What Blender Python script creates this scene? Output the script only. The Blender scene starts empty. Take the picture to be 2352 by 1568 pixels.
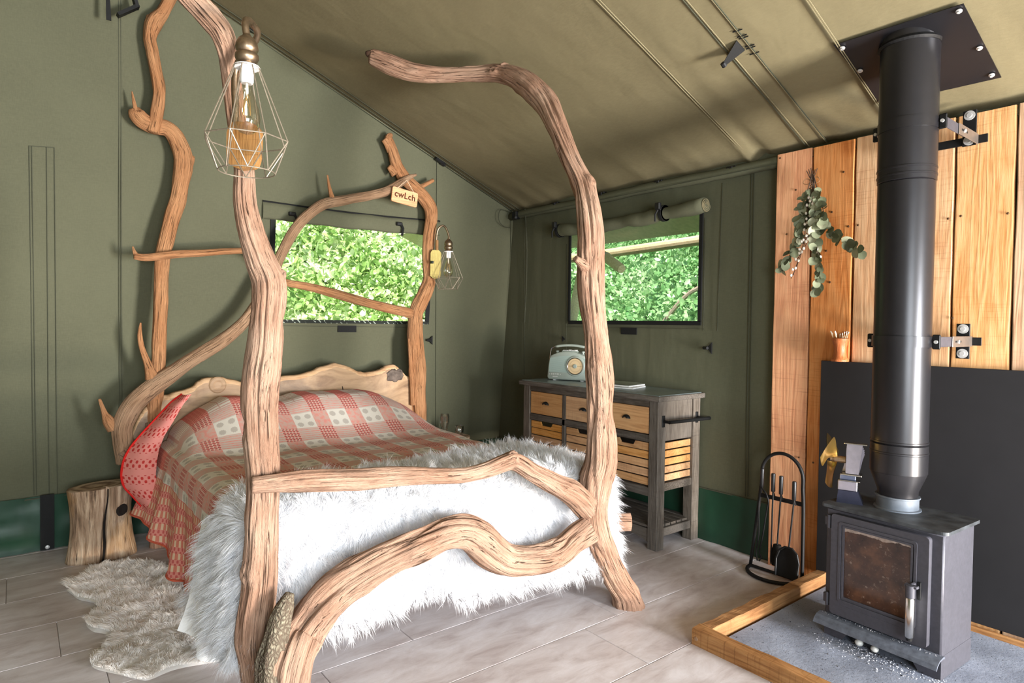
import bpy, bmesh, math, random
import numpy as np
from mathutils import Vector, Matrix

random.seed(7)
RNG = np.random.default_rng(11)
SC = bpy.context.scene
COL = SC.collection
PI = math.pi

# ------------------------------------------------------------------ camera
IW, IH = 2352, 1568
YAW, PITCH, ROLL, FPX = math.radians(51.816), math.radians(1.530), math.radians(0.682), 1446.7
CAM = np.array([0.0, 0.0, 1.35])
_f = np.array([math.cos(YAW) * math.cos(PITCH), math.sin(YAW) * math.cos(PITCH), -math.sin(PITCH)])
_r = np.array([math.sin(YAW), -math.cos(YAW), 0.0])
_u = np.cross(_r, _f)
_c, _s = math.cos(ROLL), math.sin(ROLL)
RIGHT, UPV, FWD = _c * _r + _s * _u, -_s * _r + _c * _u, _f
cd = bpy.data.cameras.new('camera')
cam = bpy.data.objects.new('camera', cd)
COL.objects.link(cam)
cd.sensor_width = 36.0
cd.lens = 36.0 * FPX / IW
cd.clip_start, cd.clip_end = 0.05, 200
M = Matrix.Identity(4)
for i in range(3):
    M[i][0], M[i][1], M[i][2], M[i][3] = RIGHT[i], UPV[i], -FWD[i], CAM[i]
cam.matrix_world = M
SC.camera = cam

# ------------------------------------------------------------------ light and exposure
w = bpy.data.worlds.new('sky_world')
SC.world = w
w.use_nodes = True
wn = w.node_tree
wn.nodes.clear()
wo = wn.nodes.new('ShaderNodeOutputWorld')
wb = wn.nodes.new('ShaderNodeBackground')
sk = wn.nodes.new('ShaderNodeTexSky')
sk.sky_type = 'NISHITA'
sk.sun_disc = False
sk.sun_elevation = math.radians(52)
sk.sun_rotation = math.radians(200)
wb.inputs['Strength'].default_value = 0.30
wn.links.new(sk.outputs[0], wb.inputs[0])
wn.links.new(wb.outputs[0], wo.inputs[0])

def lamp(name, kind, loc, target, energy, col, **kw):
    d = bpy.data.lights.new(name, kind)
    d.energy = energy
    d.color = col
    for k, v in kw.items():
        setattr(d, k, v)
    o = bpy.data.objects.new(name, d)
    COL.objects.link(o)
    o.location = loc
    o.rotation_euler = (Vector(target) - Vector(loc)).to_track_quat('-Z', 'Y').to_euler()
    return o

# sun on the greenery outside; daylight and the sunlit deck seen by the room through the tent's open front
lamp('sun', 'SUN', (-6, -5, 12), (0, 1.0, 0), 15.0, (1.0, 0.95, 0.86), angle=math.radians(0.6))
lamp('open_front_daylight', 'AREA', (2.7, -2.32, 0.95), (0.9, 3.4, 0.75), 430, (0.93, 0.96, 1.0), shape='RECTANGLE', size=0.8, size_y=1.1)
lamp('open_front_daylight', 'AREA', (-0.1, -2.32, 1.25), (0.3, 3.0, -0.2), 215, (0.86, 0.94, 1.0), shape='RECTANGLE', size=2.0, size_y=1.3)
lamp('sunlit_deck_bounce', 'AREA', (2.75, -2.5, 0.08), (0.9, 3.4, 1.7), 430, (1.0, 0.88, 0.74), shape='RECTANGLE', size=0.8, size_y=0.5)

vs = SC.view_settings
vs.view_transform = 'Standard'
vs.look = 'None'
vs.exposure = 0.0
vs.gamma = 1.0
vs.use_curve_mapping = False
SC.cycles.max_bounces = 8
SC.cycles.diffuse_bounces = 4
SC.cycles.transparent_max_bounces = 24
SC.cycles.use_denoising = True
SC.cycles.sample_clamp_indirect = 6.0

# ------------------------------------------------------------------ from a photograph pixel to a point in the tent
def ray(x, y):
    return RIGHT * (x - IW / 2) - UPV * (y - IH / 2) + FWD * FPX

def at(x, y, ax, v):
    d = ray(x, y)
    return CAM + d * ((v - CAM[ax]) / d[ax])

def onp(x, y, p0, n):
    d = ray(x, y)
    p0 = np.array(p0, float); n = np.array(n, float)
    return CAM + d * (((p0 - CAM) @ n) / (d @ n))

def depth(p):
    return float((np.array(p) - CAM) @ FWD)

XW = 3.43                                   # right wall
def yb(z): return 4.57 - 0.09 * z           # back wall leans in a little
BN, B0 = (0, 1, 0.09), (0, 4.57, 0)
RS, RC = -0.39, 3.679                       # roof: z = RC + RS * x
RN, R0 = (-RS, 0, 1), (0, 0, RC)
def zroof(x): return RC + RS * x
def bw(x, y, off=0.0): return onp(x, y, (0, 4.57 - off, 0), BN)
def rw(x, y, off=0.0): return at(x, y, 0, XW - off)
def rf(x, y, off=0.0): return onp(x, y, (0, 0, RC - off), RN)
def fl(x, y, z=0.0): return at(x, y, 2, z)

def lin(c):
    c = c / 255.0
    return c / 12.92 if c <= 0.04045 else ((c + 0.055) / 1.055) ** 2.4
def C(r, g, b): return (lin(r), lin(g), lin(b), 1.0)

# ------------------------------------------------------------------ noise
def _lat(seed, n=256):
    return np.random.default_rng(seed).random((n, n))
_LC = {}
def vnoise(x, y, seed=0, perx=None):
    """smooth value noise in -1..1; periodic in x when perx is an integer count of cells"""
    if seed not in _LC: _LC[seed] = _lat(seed)
    L = _LC[seed]
    x = np.asarray(x, float); y = np.asarray(y, float)
    xi = np.floor(x).astype(int); yi = np.floor(y).astype(int)
    fx = x - xi; fy = y - yi
    fx = fx * fx * (3 - 2 * fx); fy = fy * fy * (3 - 2 * fy)
    m = perx if perx else 256
    x0, x1 = xi % m, (xi + 1) % m
    y0, y1 = yi % 256, (yi + 1) % 256
    v = (L[x0, y0] * (1 - fx) + L[x1, y0] * fx) * (1 - fy) + (L[x0, y1] * (1 - fx) + L[x1, y1] * fx) * fy
    return v * 2 - 1

# ------------------------------------------------------------------ objects
OFF = {}                                     # world offset of each parent
def note(o, label=None, cat=None, group=None, kind=None):
    if label: o['label'] = label
    if cat: o['category'] = cat
    if group: o['group'] = group
    if kind: o['kind'] = kind
    return o

def thing(name, label, cat, loc=(0, 0, 0), rotz=0.0, group=None):
    o = bpy.data.objects.new(name, None)
    COL.objects.link(o)
    o.location = loc
    o.rotation_euler = (0, 0, rotz)
    o.empty_display_size = 0.05
    OFF[o.name] = (Vector(loc) if rotz == 0 else Vector((0, 0, 0)))
    return note(o, label, cat, group)

def link_mesh(name, me, mat=None, parent=None, kind=None, label=None):
    o = bpy.data.objects.new(name, me)
    COL.objects.link(o)
    if mat is not None:
        for m in (mat if isinstance(mat, (list, tuple)) else [mat]):
            me.materials.append(m)
    if parent is not None:
        o.parent = parent
        OFF[o.name] = OFF.get(parent.name, Vector((0, 0, 0)))
    if kind: o['kind'] = kind
    if label: o['label'] = label
    return o

def raw(name, V, F, mat=None, parent=None, smooth=False, kind=None, label=None, attr=None, uv=None):
    V = np.asarray(V, float)
    if parent is not None:
        V = V - np.array(OFF.get(parent.name, Vector((0, 0, 0))))
    me = bpy.data.meshes.new(name)
    F = np.asarray(F) if not isinstance(F, list) else F
    if isinstance(F, np.ndarray) and F.ndim == 2:
        nf, k = F.shape
        me.vertices.add(len(V)); me.vertices.foreach_set('co', V.astype(np.float32).ravel())
        me.loops.add(nf * k); me.loops.foreach_set('vertex_index', F.astype(np.int32).ravel())
        me.polygons.add(nf); me.polygons.foreach_set('loop_start', (np.arange(nf) * k).astype(np.int32))
        me.update(calc_edges=True); me.validate()
    else:
        me.from_pydata([tuple(v) for v in V], [], [tuple(int(i) for i in f) for f in F])
        me.update()
    if smooth:
        me.polygons.foreach_set('use_smooth', np.ones(len(me.polygons), dtype=bool))
    if attr is not None:
        a = me.attributes.new('gc', 'FLOAT_VECTOR', 'POINT')
        a.data.foreach_set('vector', np.asarray(attr, np.float32).ravel())
    if uv is not None:
        ul = me.uv_layers.new(name='UVMap')
        vi = np.empty(len(me.loops), np.int32); me.loops.foreach_get('vertex_index', vi)
        ul.data.foreach_set('uv', np.asarray(uv, np.float32)[vi].ravel())
    return link_mesh(name, me, mat, parent, kind, label)

class MB:
    """collects shapes; build() links them as one mesh object"""
    def __init__(s): s.V = []; s.F = []
    def add(s, V, F):
        b = len(s.V)
        s.V += [tuple(float(c) for c in v) for v in V]
        s.F += [tuple(i + b for i in f) for f in F]
        return s
    def box(s, a, b, bev=0.0, rot=None, seg=1):
        a = Vector(a); b = Vector(b)
        c = (a + b) / 2; d = b - a
        bm = bmesh.new()
        bmesh.ops.create_cube(bm, size=1.0)
        for v in bm.verts: v.co = Vector((v.co.x * d.x, v.co.y * d.y, v.co.z * d.z))
        if bev > 0:
            bmesh.ops.bevel(bm, geom=bm.edges[:], offset=bev, segments=seg, affect='EDGES', profile=0.5)
        bm.verts.index_update()
        V = [((rot @ v.co) if rot else v.co) + c for v in bm.verts]
        F = [[v.index for v in f.verts] for f in bm.faces]
        bm.free()
        return s.add(V, F)
    def tube(s, pts, r, n=8, caps=True):
        P = [Vector(p) for p in pts]
        R = r if isinstance(r, (list, tuple)) else [r] * len(P)
        t0 = (P[1] - P[0]).normalized()
        up = Vector((0, 0, 1)) if abs(t0.z) < 0.9 else Vector((1, 0, 0))
        nrm = t0.cross(up).normalized()
        V = []; F = []
        for i, p in enumerate(P):
            t = (P[min(i + 1, len(P) - 1)] - P[max(i - 1, 0)]).normalized()
            nrm = (nrm - t * nrm.dot(t)).normalized()
            bi = t.cross(nrm)
            for k in range(n):
                a = 2 * PI * k / n
                V.append(p + (nrm * math.cos(a) + bi * math.sin(a)) * R[i])
        for i in range(len(P) - 1):
            for k in range(n):
                F.append((i * n + k, i * n + (k + 1) % n, (i + 1) * n + (k + 1) % n, (i + 1) * n + k))
        if caps:
            F.append(tuple(range(n - 1, -1, -1)))
            F.append(tuple((len(P) - 1) * n + k for k in range(n)))
        return s.add(V, F)
    def lathe(s, prof, c=(0, 0, 0), n=24, axis=(0, 0, 1), caps=True):
        """prof: (r, h) pairs along the axis"""
        ax = Vector(axis).normalized()
        q = Vector((0, 0, 1)).rotation_difference(ax)
        c = Vector(c)
        V = []; F = []
        for r, h in prof:
            for k in range(n):
                a = 2 * PI * k / n
                V.append(c + q @ Vector((r * math.cos(a), r * math.sin(a), h)))
        for i in range(len(prof) - 1):
            for k in range(n):
                F.append((i * n + k, i * n + (k + 1) % n, (i + 1) * n + (k + 1) % n, (i + 1) * n + k))
        if caps and prof[0][0] > 1e-6: F.append(tuple(range(n - 1, -1, -1)))
        if caps and prof[-1][0] > 1e-6: F.append(tuple((len(prof) - 1) * n + k for k in range(n)))
        return s.add(V, F)
    def prism(s, poly, o, ex, ey, ez, th):
        """2D outline in the frame (o, ex, ey), thickness th along ez"""
        o, ex, ey, ez = Vector(o), Vector(ex), Vector(ey), Vector(ez)
        n = len(poly)
        V = [o + ex * p[0] + ey * p[1] for p in poly] + [o + ex * p[0] + ey * p[1] + ez * th for p in poly]
        F = [tuple(range(n - 1, -1, -1)), tuple(range(n, 2 * n))]
        F += [(i, (i + 1) % n, n + (i + 1) % n, n + i) for i in range(n)]
        return s.add(V, F)
    def build(s, name, mat=None, parent=None, smooth=False, kind=None, label=None, auto=None):
        o = raw(name, s.V, s.F, mat, parent, smooth, kind, label)
        bm = bmesh.new(); bm.from_mesh(o.data)
        bmesh.ops.recalc_face_normals(bm, faces=bm.faces[:])
        if auto is not None:
            for f in bm.faces: f.smooth = True
            for e in bm.edges:
                if len(e.link_faces) == 2 and e.calc_face_angle(0) > math.radians(auto): e.smooth = False
        bm.to_mesh(o.data); bm.free()
        return o

def copy_under(src, parent, loc=None, rot=None, scale=None):
    o = src.copy(); COL.objects.link(o); o.parent = parent
    if loc is not None: o.location = loc
    if rot is not None: o.rotation_euler = rot
    if scale is not None: o.scale = scale
    return o

def smoothpath(pts, per=8):
    """Catmull-Rom through rows of any width"""
    P = np.asarray(pts, float)
    P = np.vstack([2 * P[0] - P[1], P, 2 * P[-1] - P[-2]])
    out = []
    for i in range(1, len(P) - 2):
        for t in np.linspace(0, 1, per, endpoint=False):
            a, b, c, d = P[i - 1], P[i], P[i + 1], P[i + 2]
            out.append(0.5 * (2 * b + (c - a) * t + (2 * a - 5 * b + 4 * c - d) * t ** 2 + (-a + 3 * b - 3 * c + d) * t ** 3))
    out.append(P[-2])
    return np.array(out)

def text_mesh(name, s, size, origin, ex, ey, ez, mat, parent, depth_=0.001, spacing=1.0, bold=0.0):
    cu = bpy.data.curves.new(name, 'FONT')
    cu.body = s; cu.size = size; cu.extrude = depth_; cu.align_x = 'CENTER'; cu.align_y = 'CENTER'
    cu.space_character = spacing; cu.offset = bold
    t = bpy.data.objects.new('tmp', cu); COL.objects.link(t)
    me = bpy.data.meshes.new_from_object(t.evaluated_get(bpy.context.evaluated_depsgraph_get()))
    bpy.data.objects.remove(t)
    o0, ex, ey, ez = Vector(origin), Vector(ex).normalized(), Vector(ey).normalized(), Vector(ez).normalized()
    V = [o0 + ex * v.co.x + ey * v.co.y + ez * v.co.z for v in me.vertices]
    F = [tuple(p.vertices) for p in me.polygons]
    return raw(name, V, F, mat, parent)

# ------------------------------------------------------------------ materials
class NT:
    def __init__(s, name):
        s.m = bpy.data.materials.new(name); s.m.use_nodes = True
        s.t = s.m.node_tree; s.t.nodes.clear()
        s.out = s.t.nodes.new('ShaderNodeOutputMaterial')
    def n(s, typ, props=None, **inp):
        nd = s.t.nodes.new('ShaderNode' + typ)
        for k, v in (props or {}).items(): setattr(nd, k, v)
        for k, v in inp.items():
            k = k.replace('_', ' ')
            sock = nd.inputs[int(k[1:])] if k[0] == 'i' and k[1:].isdigit() else nd.inputs[k]
            s.set(sock, v)
        return nd
    def set(s, sock, v):
        if hasattr(v, 'bl_idname') and hasattr(v, 'outputs'): s.t.links.new(v.outputs[0], sock)
        elif hasattr(v, 'is_output'): s.t.links.new(v, sock)
        else:
            if sock.type == 'VALUE' or not hasattr(v, '__len__'): sock.default_value = v
            elif sock.type == 'VECTOR' and len(v) == 4: sock.default_value = v[:3]
            else: sock.default_value = v
    def math(s, op, a, b=0.0, c=None, clamp=False):
        nd = s.n('Math', dict(operation=op, use_clamp=clamp), i0=a, i1=b)
        if c is not None: s.set(nd.inputs[2], c)
        return nd.outputs[0]
    def mix(s, f, a, b, mode='MIX'):
        nd = s.t.nodes.new('ShaderNodeMix'); nd.data_type = 'RGBA'; nd.blend_type = mode
        s.set(nd.inputs[0], f); s.set(nd.inputs[6], a); s.set(nd.inputs[7], b)
        return nd.outputs[2]
    def ramp(s, f, stops):
        nd = s.t.nodes.new('ShaderNodeValToRGB')
        cr = nd.color_ramp
        while len(cr.elements) < len(stops): cr.elements.new(0.5)
        for e, (p, c) in zip(cr.elements, stops): e.position = p; e.color = c
        s.set(nd.inputs[0], f)
        return nd.outputs[0]
    def coord(s, kind='Object', scale=(1, 1, 1), rot=(0, 0, 0), attr=None):
        if attr:
            a = s.n('Attribute', dict(attribute_name=attr)).outputs['Vector']
        else:
            a = s.n('TexCoord').outputs[kind]
        mp = s.n('Mapping', None, Vector=a)
        mp.inputs['Scale'].default_value = scale; mp.inputs['Rotation'].default_value = rot
        return mp.outputs[0]
    def noise(s, v, scale=5, detail=4, rough=0.55, dist=0.0):
        nd = s.n('TexNoise', None, Vector=v, Scale=scale, Detail=detail, Roughness=rough, Distortion=dist)
        return nd.outputs[0]
    def bump(s, h, strength=0.3, dist=0.01):
        return s.n('Bump', None, Height=h, Strength=strength, Distance=dist).outputs[0]
    def bsdf(s, col, rough=0.6, metal=0.0, spec=0.4, normal=None, **kw):
        b = s.n('BsdfPrincipled')
        s.set(b.inputs['Base Color'], col); s.set(b.inputs['Roughness'], rough)
        s.set(b.inputs['Metallic'], metal); s.set(b.inputs['Specular IOR Level'], spec)
        if normal is not None: s.set(b.inputs['Normal'], normal)
        for k, v in kw.items(): s.set(b.inputs[k.replace('_', ' ')], v)
        s.t.links.new(b.outputs[0], s.out.inputs[0])
        return s.m
    def surf(s, node):
        s.t.links.new(node.outputs[0], s.out.inputs[0]); return s.m

def simple(name, col, rough=0.6, metal=0.0, spec=0.4, var=0.12, scale=30, bump=0.0):
    k = NT(name)
    n = k.noise(k.coord('Object'), scale, 4)
    dark = tuple(c * (1 - var) for c in col[:3]) + (1,)
    lite = tuple(min(1, c * (1 + var)) for c in col[:3]) + (1,)
    cc = k.ramp(n, [(0.3, dark), (0.7, lite)])
    return k.bsdf(cc, rough, metal, spec, k.bump(n, bump, 0.003) if bump else None)

def m_canvas(name, col, weave=900):
    k = NT(name)
    v = k.coord('Object')
    big = k.noise(v, 1.3, 4)
    fine = k.noise(k.coord('Object', (1, 1, 0.12)), 300, 2)
    fine2 = k.noise(k.coord('Object', (0.12, 0.12, 1)), 300, 2)
    f = k.math('ADD', fine, fine2)
    c1 = k.ramp(big, [(0.3, tuple(c * 0.90 for c in col[:3]) + (1,)), (0.7, tuple(c * 1.1 for c in col[:3]) + (1,))])
    c2 = k.mix(k.math('MULTIPLY', k.math('SUBTRACT', f, 0.75, clamp=True), 0.9, clamp=True), c1, tuple(c * 1.25 for c in col[:3]) + (1,))
    wr = k.noise(k.coord('Object', (1.0, 1.0, 0.35)), 5, 3)
    h = k.math('ADD', k.math('MULTIPLY', wr, 1.0), k.math('MULTIPLY', f, 0.05))
    return k.bsdf(c2, 0.85, 0, 0.15, k.bump(h, 0.35, 0.02))

def m_drift(name, base, dark, pale, scale=1.0, crack=1.0, spec=0.12):
    """weathered bare wood with grain along the branch (gc holds straightened-log coordinates)"""
    k = NT(name)
    g = k.coord(attr='gc', scale=(1, 1, 0.07))
    g2 = k.coord(attr='gc', scale=(1, 1, 0.03))
    n1 = k.noise(g, 55 * scale, 6, 0.6, 0.6)
    n2 = k.noise(g2, 120 * scale, 5, 0.65, 0.4)
    n3 = k.noise(k.coord(attr='gc', scale=(1, 1, 0.6)), 9 * scale, 3)
    c = k.ramp(n1, [(0.28, dark), (0.45, base), (0.62, base), (0.78, pale)])
    c = k.mix(k.math('MULTIPLY', k.ramp(n3, [(0.4, (0, 0, 0, 1)), (0.65, (1, 1, 1, 1))]), 0.55), c, pale)
    cr = k.ramp(n2, [(0.30, (1, 1, 1, 1)), (0.40, (0, 0, 0, 1))])
    c = k.mix(k.math('MULTIPLY', cr, 0.75 * crack), c, tuple(x * 0.35 for x in dark[:3]) + (1,))
    kn = k.n('TexVoronoi', dict(feature='F1'), Vector=k.coord(attr='gc', scale=(1, 1, 0.55)), Scale=7.0)
    kd = k.ramp(kn.outputs['Distance'], [(0.03, (1, 1, 1, 1)), (0.09, (0, 0, 0, 1))])
    c = k.mix(k.math('MULTIPLY', kd, 0.6), c, tuple(x * 0.3 for x in dark[:3]) + (1,))
    h = k.math('SUBTRACT', k.math('ADD', n1, k.math('MULTIPLY', n2, 0.6)), k.math('MULTIPLY', cr, 0.6))
    return k.bsdf(c, 0.8, 0, spec, k.bump(h, 1.0, 0.02))

def m_plank(name, base, dark, pale, axis='Z', grain=1.0, knots=True, rough=0.65, sat=None):
    """sawn board, grain along the axis, each board its own figure"""
    k = NT(name)
    sc = {'Z': (1, 1, 0.06), 'Y': (1, 0.06, 1), 'X': (0.06, 1, 1)}[axis]
    rnd = k.n('ObjectInfo').outputs['Random']
    base_v = k.n('TexCoord').outputs['Object']
    off = k.n('VectorMath', dict(operation='ADD'), i0=base_v)
    comb = k.n('CombineXYZ', None, X=k.math('MULTIPLY', rnd, 37.0), Y=k.math('MULTIPLY', rnd, 53.0), Z=k.math('MULTIPLY', rnd, 71.0))
    k.t.links.new(comb.outputs[0], off.inputs[1])
    mp = k.n('Mapping', None, Vector=off.outputs[0]); mp.inputs['Scale'].default_value = sc
    v = mp.outputs[0]
    d = k.noise(v, 9 * grain, 3, 0.5, 0.3)
    rings = k.math('SINE', k.math('MULTIPLY', d, 60.0))
    fine = k.noise(v, 160 * grain, 4, 0.6)
    c = k.ramp(k.math('ADD', k.math('MULTIPLY', rings, 0.10), k.math('ADD', k.math('MULTIPLY', fine, 0.6), 0.2)), [(0.2, dark), (0.5, base), (0.85, pale)])
    saw = k.noise(k.n('Mapping', None, Vector=off.outputs[0]).outputs[0], 3.0, 4, 0.6)
    c = k.mix(k.math('MULTIPLY', k.ramp(saw, [(0.42, (0, 0, 0, 1)), (0.7, (1, 1, 1, 1))]), 0.5), c, pale)
    msaw = k.n('Mapping', None, Vector=off.outputs[0]); msaw.inputs['Scale'].default_value = {'Z': (1, .5, 14), 'Y': (1, 14, .5), 'X': (14, .5, 1)}[axis]
    sawm = k.noise(msaw.outputs[0], 9, 3, .6)
    msp = k.n('Mapping', None, Vector=off.outputs[0]); 
    patch = k.noise(msp.outputs[0], 2.2, 2)
    c = k.mix(k.math('MULTIPLY', k.ramp(sawm, [(0.56, (0, 0, 0, 1)), (0.68, (1, 1, 1, 1))]), k.ramp(patch, [(0.45, (0, 0, 0, 1)), (0.65, (0.5, 0.5, 0.5, 1))])), c, dark)
    hsv = k.n('HueSaturation', None, Color=c)
    k.set(hsv.inputs['Value'], k.math('ADD', 0.82, k.math('MULTIPLY', rnd, 0.36)))
    k.set(hsv.inputs['Saturation'], k.math('ADD', 0.85, k.math('MULTIPLY', k.math('FRACT', k.math('MULTIPLY', rnd, 7.3)), 0.3)))
    c = hsv.outputs[0]
    if knots:
        ks = {'Z': (1, 1, 0.45), 'Y': (1, 0.45, 1), 'X': (0.45, 1, 1)}[axis]
        mk = k.n('Mapping', None, Vector=off.outputs[0]); mk.inputs['Scale'].default_value = ks
        kn = k.n('TexVoronoi', dict(feature='F1'), Vector=mk.outputs[0], Scale=4.2)
        kd = k.ramp(kn.outputs['Distance'], [(0.025, (1, 1, 1, 1)), (0.05, (0, 0, 0, 1))])
        c = k.mix(k.math('MULTIPLY', kd, 0.75), c, tuple(x * 0.3 for x in dark[:3]) + (1,))
    return k.bsdf(c, rough, 0, 0.25, k.bump(k.math('ADD', fine, k.math('MULTIPLY', rings, 0.2)), 0.25, 0.004))

M_CANVAS = m_canvas('canvas_olive', C(90, 90, 72))
M_ROOF = m_canvas('roof_canvas', C(112, 103, 78))
M_SKIRT = simple('pvc_dark_green', C(28, 62, 44), 0.42, 0, 0.5, 0.15, 8, 0.3)
M_SEAM = simple('seam_thread', C(66, 67, 52), 0.8)
M_SEAMLT = simple('seam_tape', C(124, 114, 86), 0.8)
M_BLACK = simple('black_webbing', C(24, 24, 24), 0.75, 0, 0.3, 0.2, 200, 0.2)
M_BLKPL = simple('black_plastic', C(20, 20, 22), 0.4, 0, 0.5)
M_DRIFT = m_drift('driftwood_pale', C(160, 124, 102), C(90, 62, 46), C(194, 164, 142), 1.0, 1.3)
M_DRIFTG = m_drift('driftwood_grey_tan', C(160, 126, 98), C(108, 78, 56), C(190, 156, 126), 1.2, 0.8, 0.2)
M_DRIFTW = m_drift('driftwood_warm', C(180, 126, 86), C(126, 82, 52), C(202, 152, 110), 1.2, 0.8, 0.2)
M_PLANK = m_plank('rough_sawn_board', C(204, 134, 84), C(156, 88, 48), C(220, 164, 114))
M_PLANKP = m_plank('rough_sawn_board_pale', C(204, 158, 118), C(166, 116, 78), C(220, 186, 148))
M_TIMBER = m_plank('oak_kerb', C(136, 98, 68), C(92, 62, 38), C(166, 130, 94), 'X', 1.4)
M_TIMBERY = m_plank('oak_kerb_long', C(136, 98, 68), C(92, 62, 38), C(166, 130, 94), 'Y', 1.4)
M_STEEL = simple('stove_paint', C(70, 69, 76), 0.5, 0.3, 0.5, 0.12, 60, 0.15)
M_FLUE = simple('flue_black', C(38, 37, 40), 0.32, 0.45, 0.5, 0.05, 20)
M_PANEL = simple('heat_shield_paint', C(32, 31, 33), 0.6, 0.0, 0.3, 0.08, 8)
M_IRON = simple('black_iron', C(22, 22, 23), 0.55, 0.3, 0.4, 0.1, 80, 0.2)
M_CHROME = simple('polished_steel', C(200, 198, 196), 0.22, 1.0, 0.5, 0.04, 20)
M_BOLT = simple('zinc_bolt', C(196, 194, 192), 0.35, 0.35)
M_BRASS = simple('aged_brass', C(142, 122, 100), 0.35, 0.9, 0.5, 0.25, 60, 0.2)
M_WIRE = simple('pewter_wire', C(150, 138, 122), 0.45, 0.6, 0.5, 0.2, 90)
M_DARKW = m_plank('dark_stained_wood', C(84, 76, 68), C(52, 46, 42), C(122, 114, 106), 'Z', 2.0, False)
M_DARKH = m_plank('dark_stained_wood_long', C(84, 76, 68), C(52, 46, 42), C(122, 114, 106), 'Y', 2.0, False)
M_DRAWER = m_plank('honey_drawer_wood', C(198, 146, 94), C(150, 102, 58), C(216, 172, 122), 'Y', 1.2, False, 0.5)
M_WHITE = simple('white_plastic', C(236, 234, 232), 0.4)
M_SHEET = simple('white_cotton', C(240, 238, 236), 0.9, 0, 0.1, 0.03, 60, 0.2)
# ================================================================== the tent
def sheet(name, org, eu, ev, us, vs_, hole=None, disp=None, nrm=None, mat=None, clips=(), parent=None, smooth=True):
    """canvas sheet over sorted grid lines us x vs_, with a rectangular hole and a gentle displacement"""
    us = np.unique(np.round(us, 4)); vs_ = np.unique(np.round(vs_, 4))
    U, V = np.meshgrid(us, vs_, indexing='ij')
    P = np.array(org) + U[..., None] * np.array(eu) + V[..., None] * np.array(ev)
    if disp is not None: P = P + disp(U, V)[..., None] * np.array(nrm)
    nu, nv = len(us), len(vs_)
    F = []
    for i in range(nu - 1):
        for j in range(nv - 1):
            if hole:
                cu, cv = (us[i] + us[i + 1]) / 2, (vs_[j] + vs_[j + 1]) / 2
                if hole[0] < cu < hole[1] and hole[2] < cv < hole[3]: continue
            F.append((i * nv + j, (i + 1) * nv + j, (i + 1) * nv + j + 1, i * nv + j + 1))
    o = raw(name, P.reshape(-1, 3), F, mat, parent, smooth)
    if clips:
        bm = bmesh.new(); bm.from_mesh(o.data)
        for co, no in clips:
            bmesh.ops.bisect_plane(bm, geom=bm.verts[:] + bm.edges[:] + bm.faces[:], plane_co=co, plane_no=no, clear_outer=True)
        bm.to_mesh(o.data); bm.free()
        for p in o.data.polygons: p.use_smooth = smooth
    return o

XL, YF, XR = -2.8, -2.2, 0.3
ZR = zroof(XR)
WH = (1.385, 2.600, 1.362, 2.075)             # window in the back wall: x0, x1, z0, z1
WS = (2.425, 3.615, 1.380, 2.075)             # window in the right wall: y0, y1, z0, z1
g = lambda a, b, s: np.arange(a, b + s * 0.5, s)

def d_back(U, V): return -0.006 * vnoise(U * 2.2, V * 1.1, 3) - 0.003 * vnoise(U * 9, V * 1.5, 4)
wall_back = sheet('wall_back', (0, 4.57, 0), (1, 0, 0), (0, -0.09, 1),
    np.concatenate([g(XL, 3.45, 0.08), WH[:2]]), np.concatenate([g(0, 3.6, 0.08), WH[2:]]), WH, d_back, (0, 1, 0.09), M_CANVAS,
    [((0, 0, RC), (-RS, 0, 1)), ((XR, 0, ZR), (RS, 0, 1))])
note(wall_back, kind='structure')

def d_right(U, V):
    top = np.exp(-(2.34 - V) / 0.35)
    return 0.006 * vnoise(U * 2.5, V * 1.0, 5) + 0.006 * vnoise(U * 14, V * 1.2, 6) * (0.3 + top)
wall_right = sheet('wall_right', (XW, 0, 0), (0, 1, 0), (0, 0, 1),
    np.concatenate([g(YF, 4.56, 0.045), WS[:2]]), np.concatenate([g(0, 2.30, 0.06), WS[2:], [2.42]]), WS, d_right, (1, 0, 0), M_CANVAS)
note(wall_right, kind='structure')
wall_left = sheet('wall_left', (XL, 0, 0), (0, 1, 0), (0, 0, 1), g(YF, 4.6, 0.4), np.array([0, 1.2, 2.37]), None, None, None, M_CANVAS)
note(wall_left, kind='structure')
wall_front = sheet('wall_front', (0, YF, 0), (1, 0, 0), (0, 0, 1), np.concatenate([g(XL, 3.45, 0.25), [-1.75, 3.25]]), np.array([0, 1.0, 2.2, 2.8, 3.2, 3.7]),
    (-1.75, 3.25, -0.1, 2.2), None, None, M_CANVAS, [((0, 0, RC), (-RS, 0, 1)), ((XR, 0, ZR), (RS, 0, 1))])
note(wall_front, kind='structure')

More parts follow.
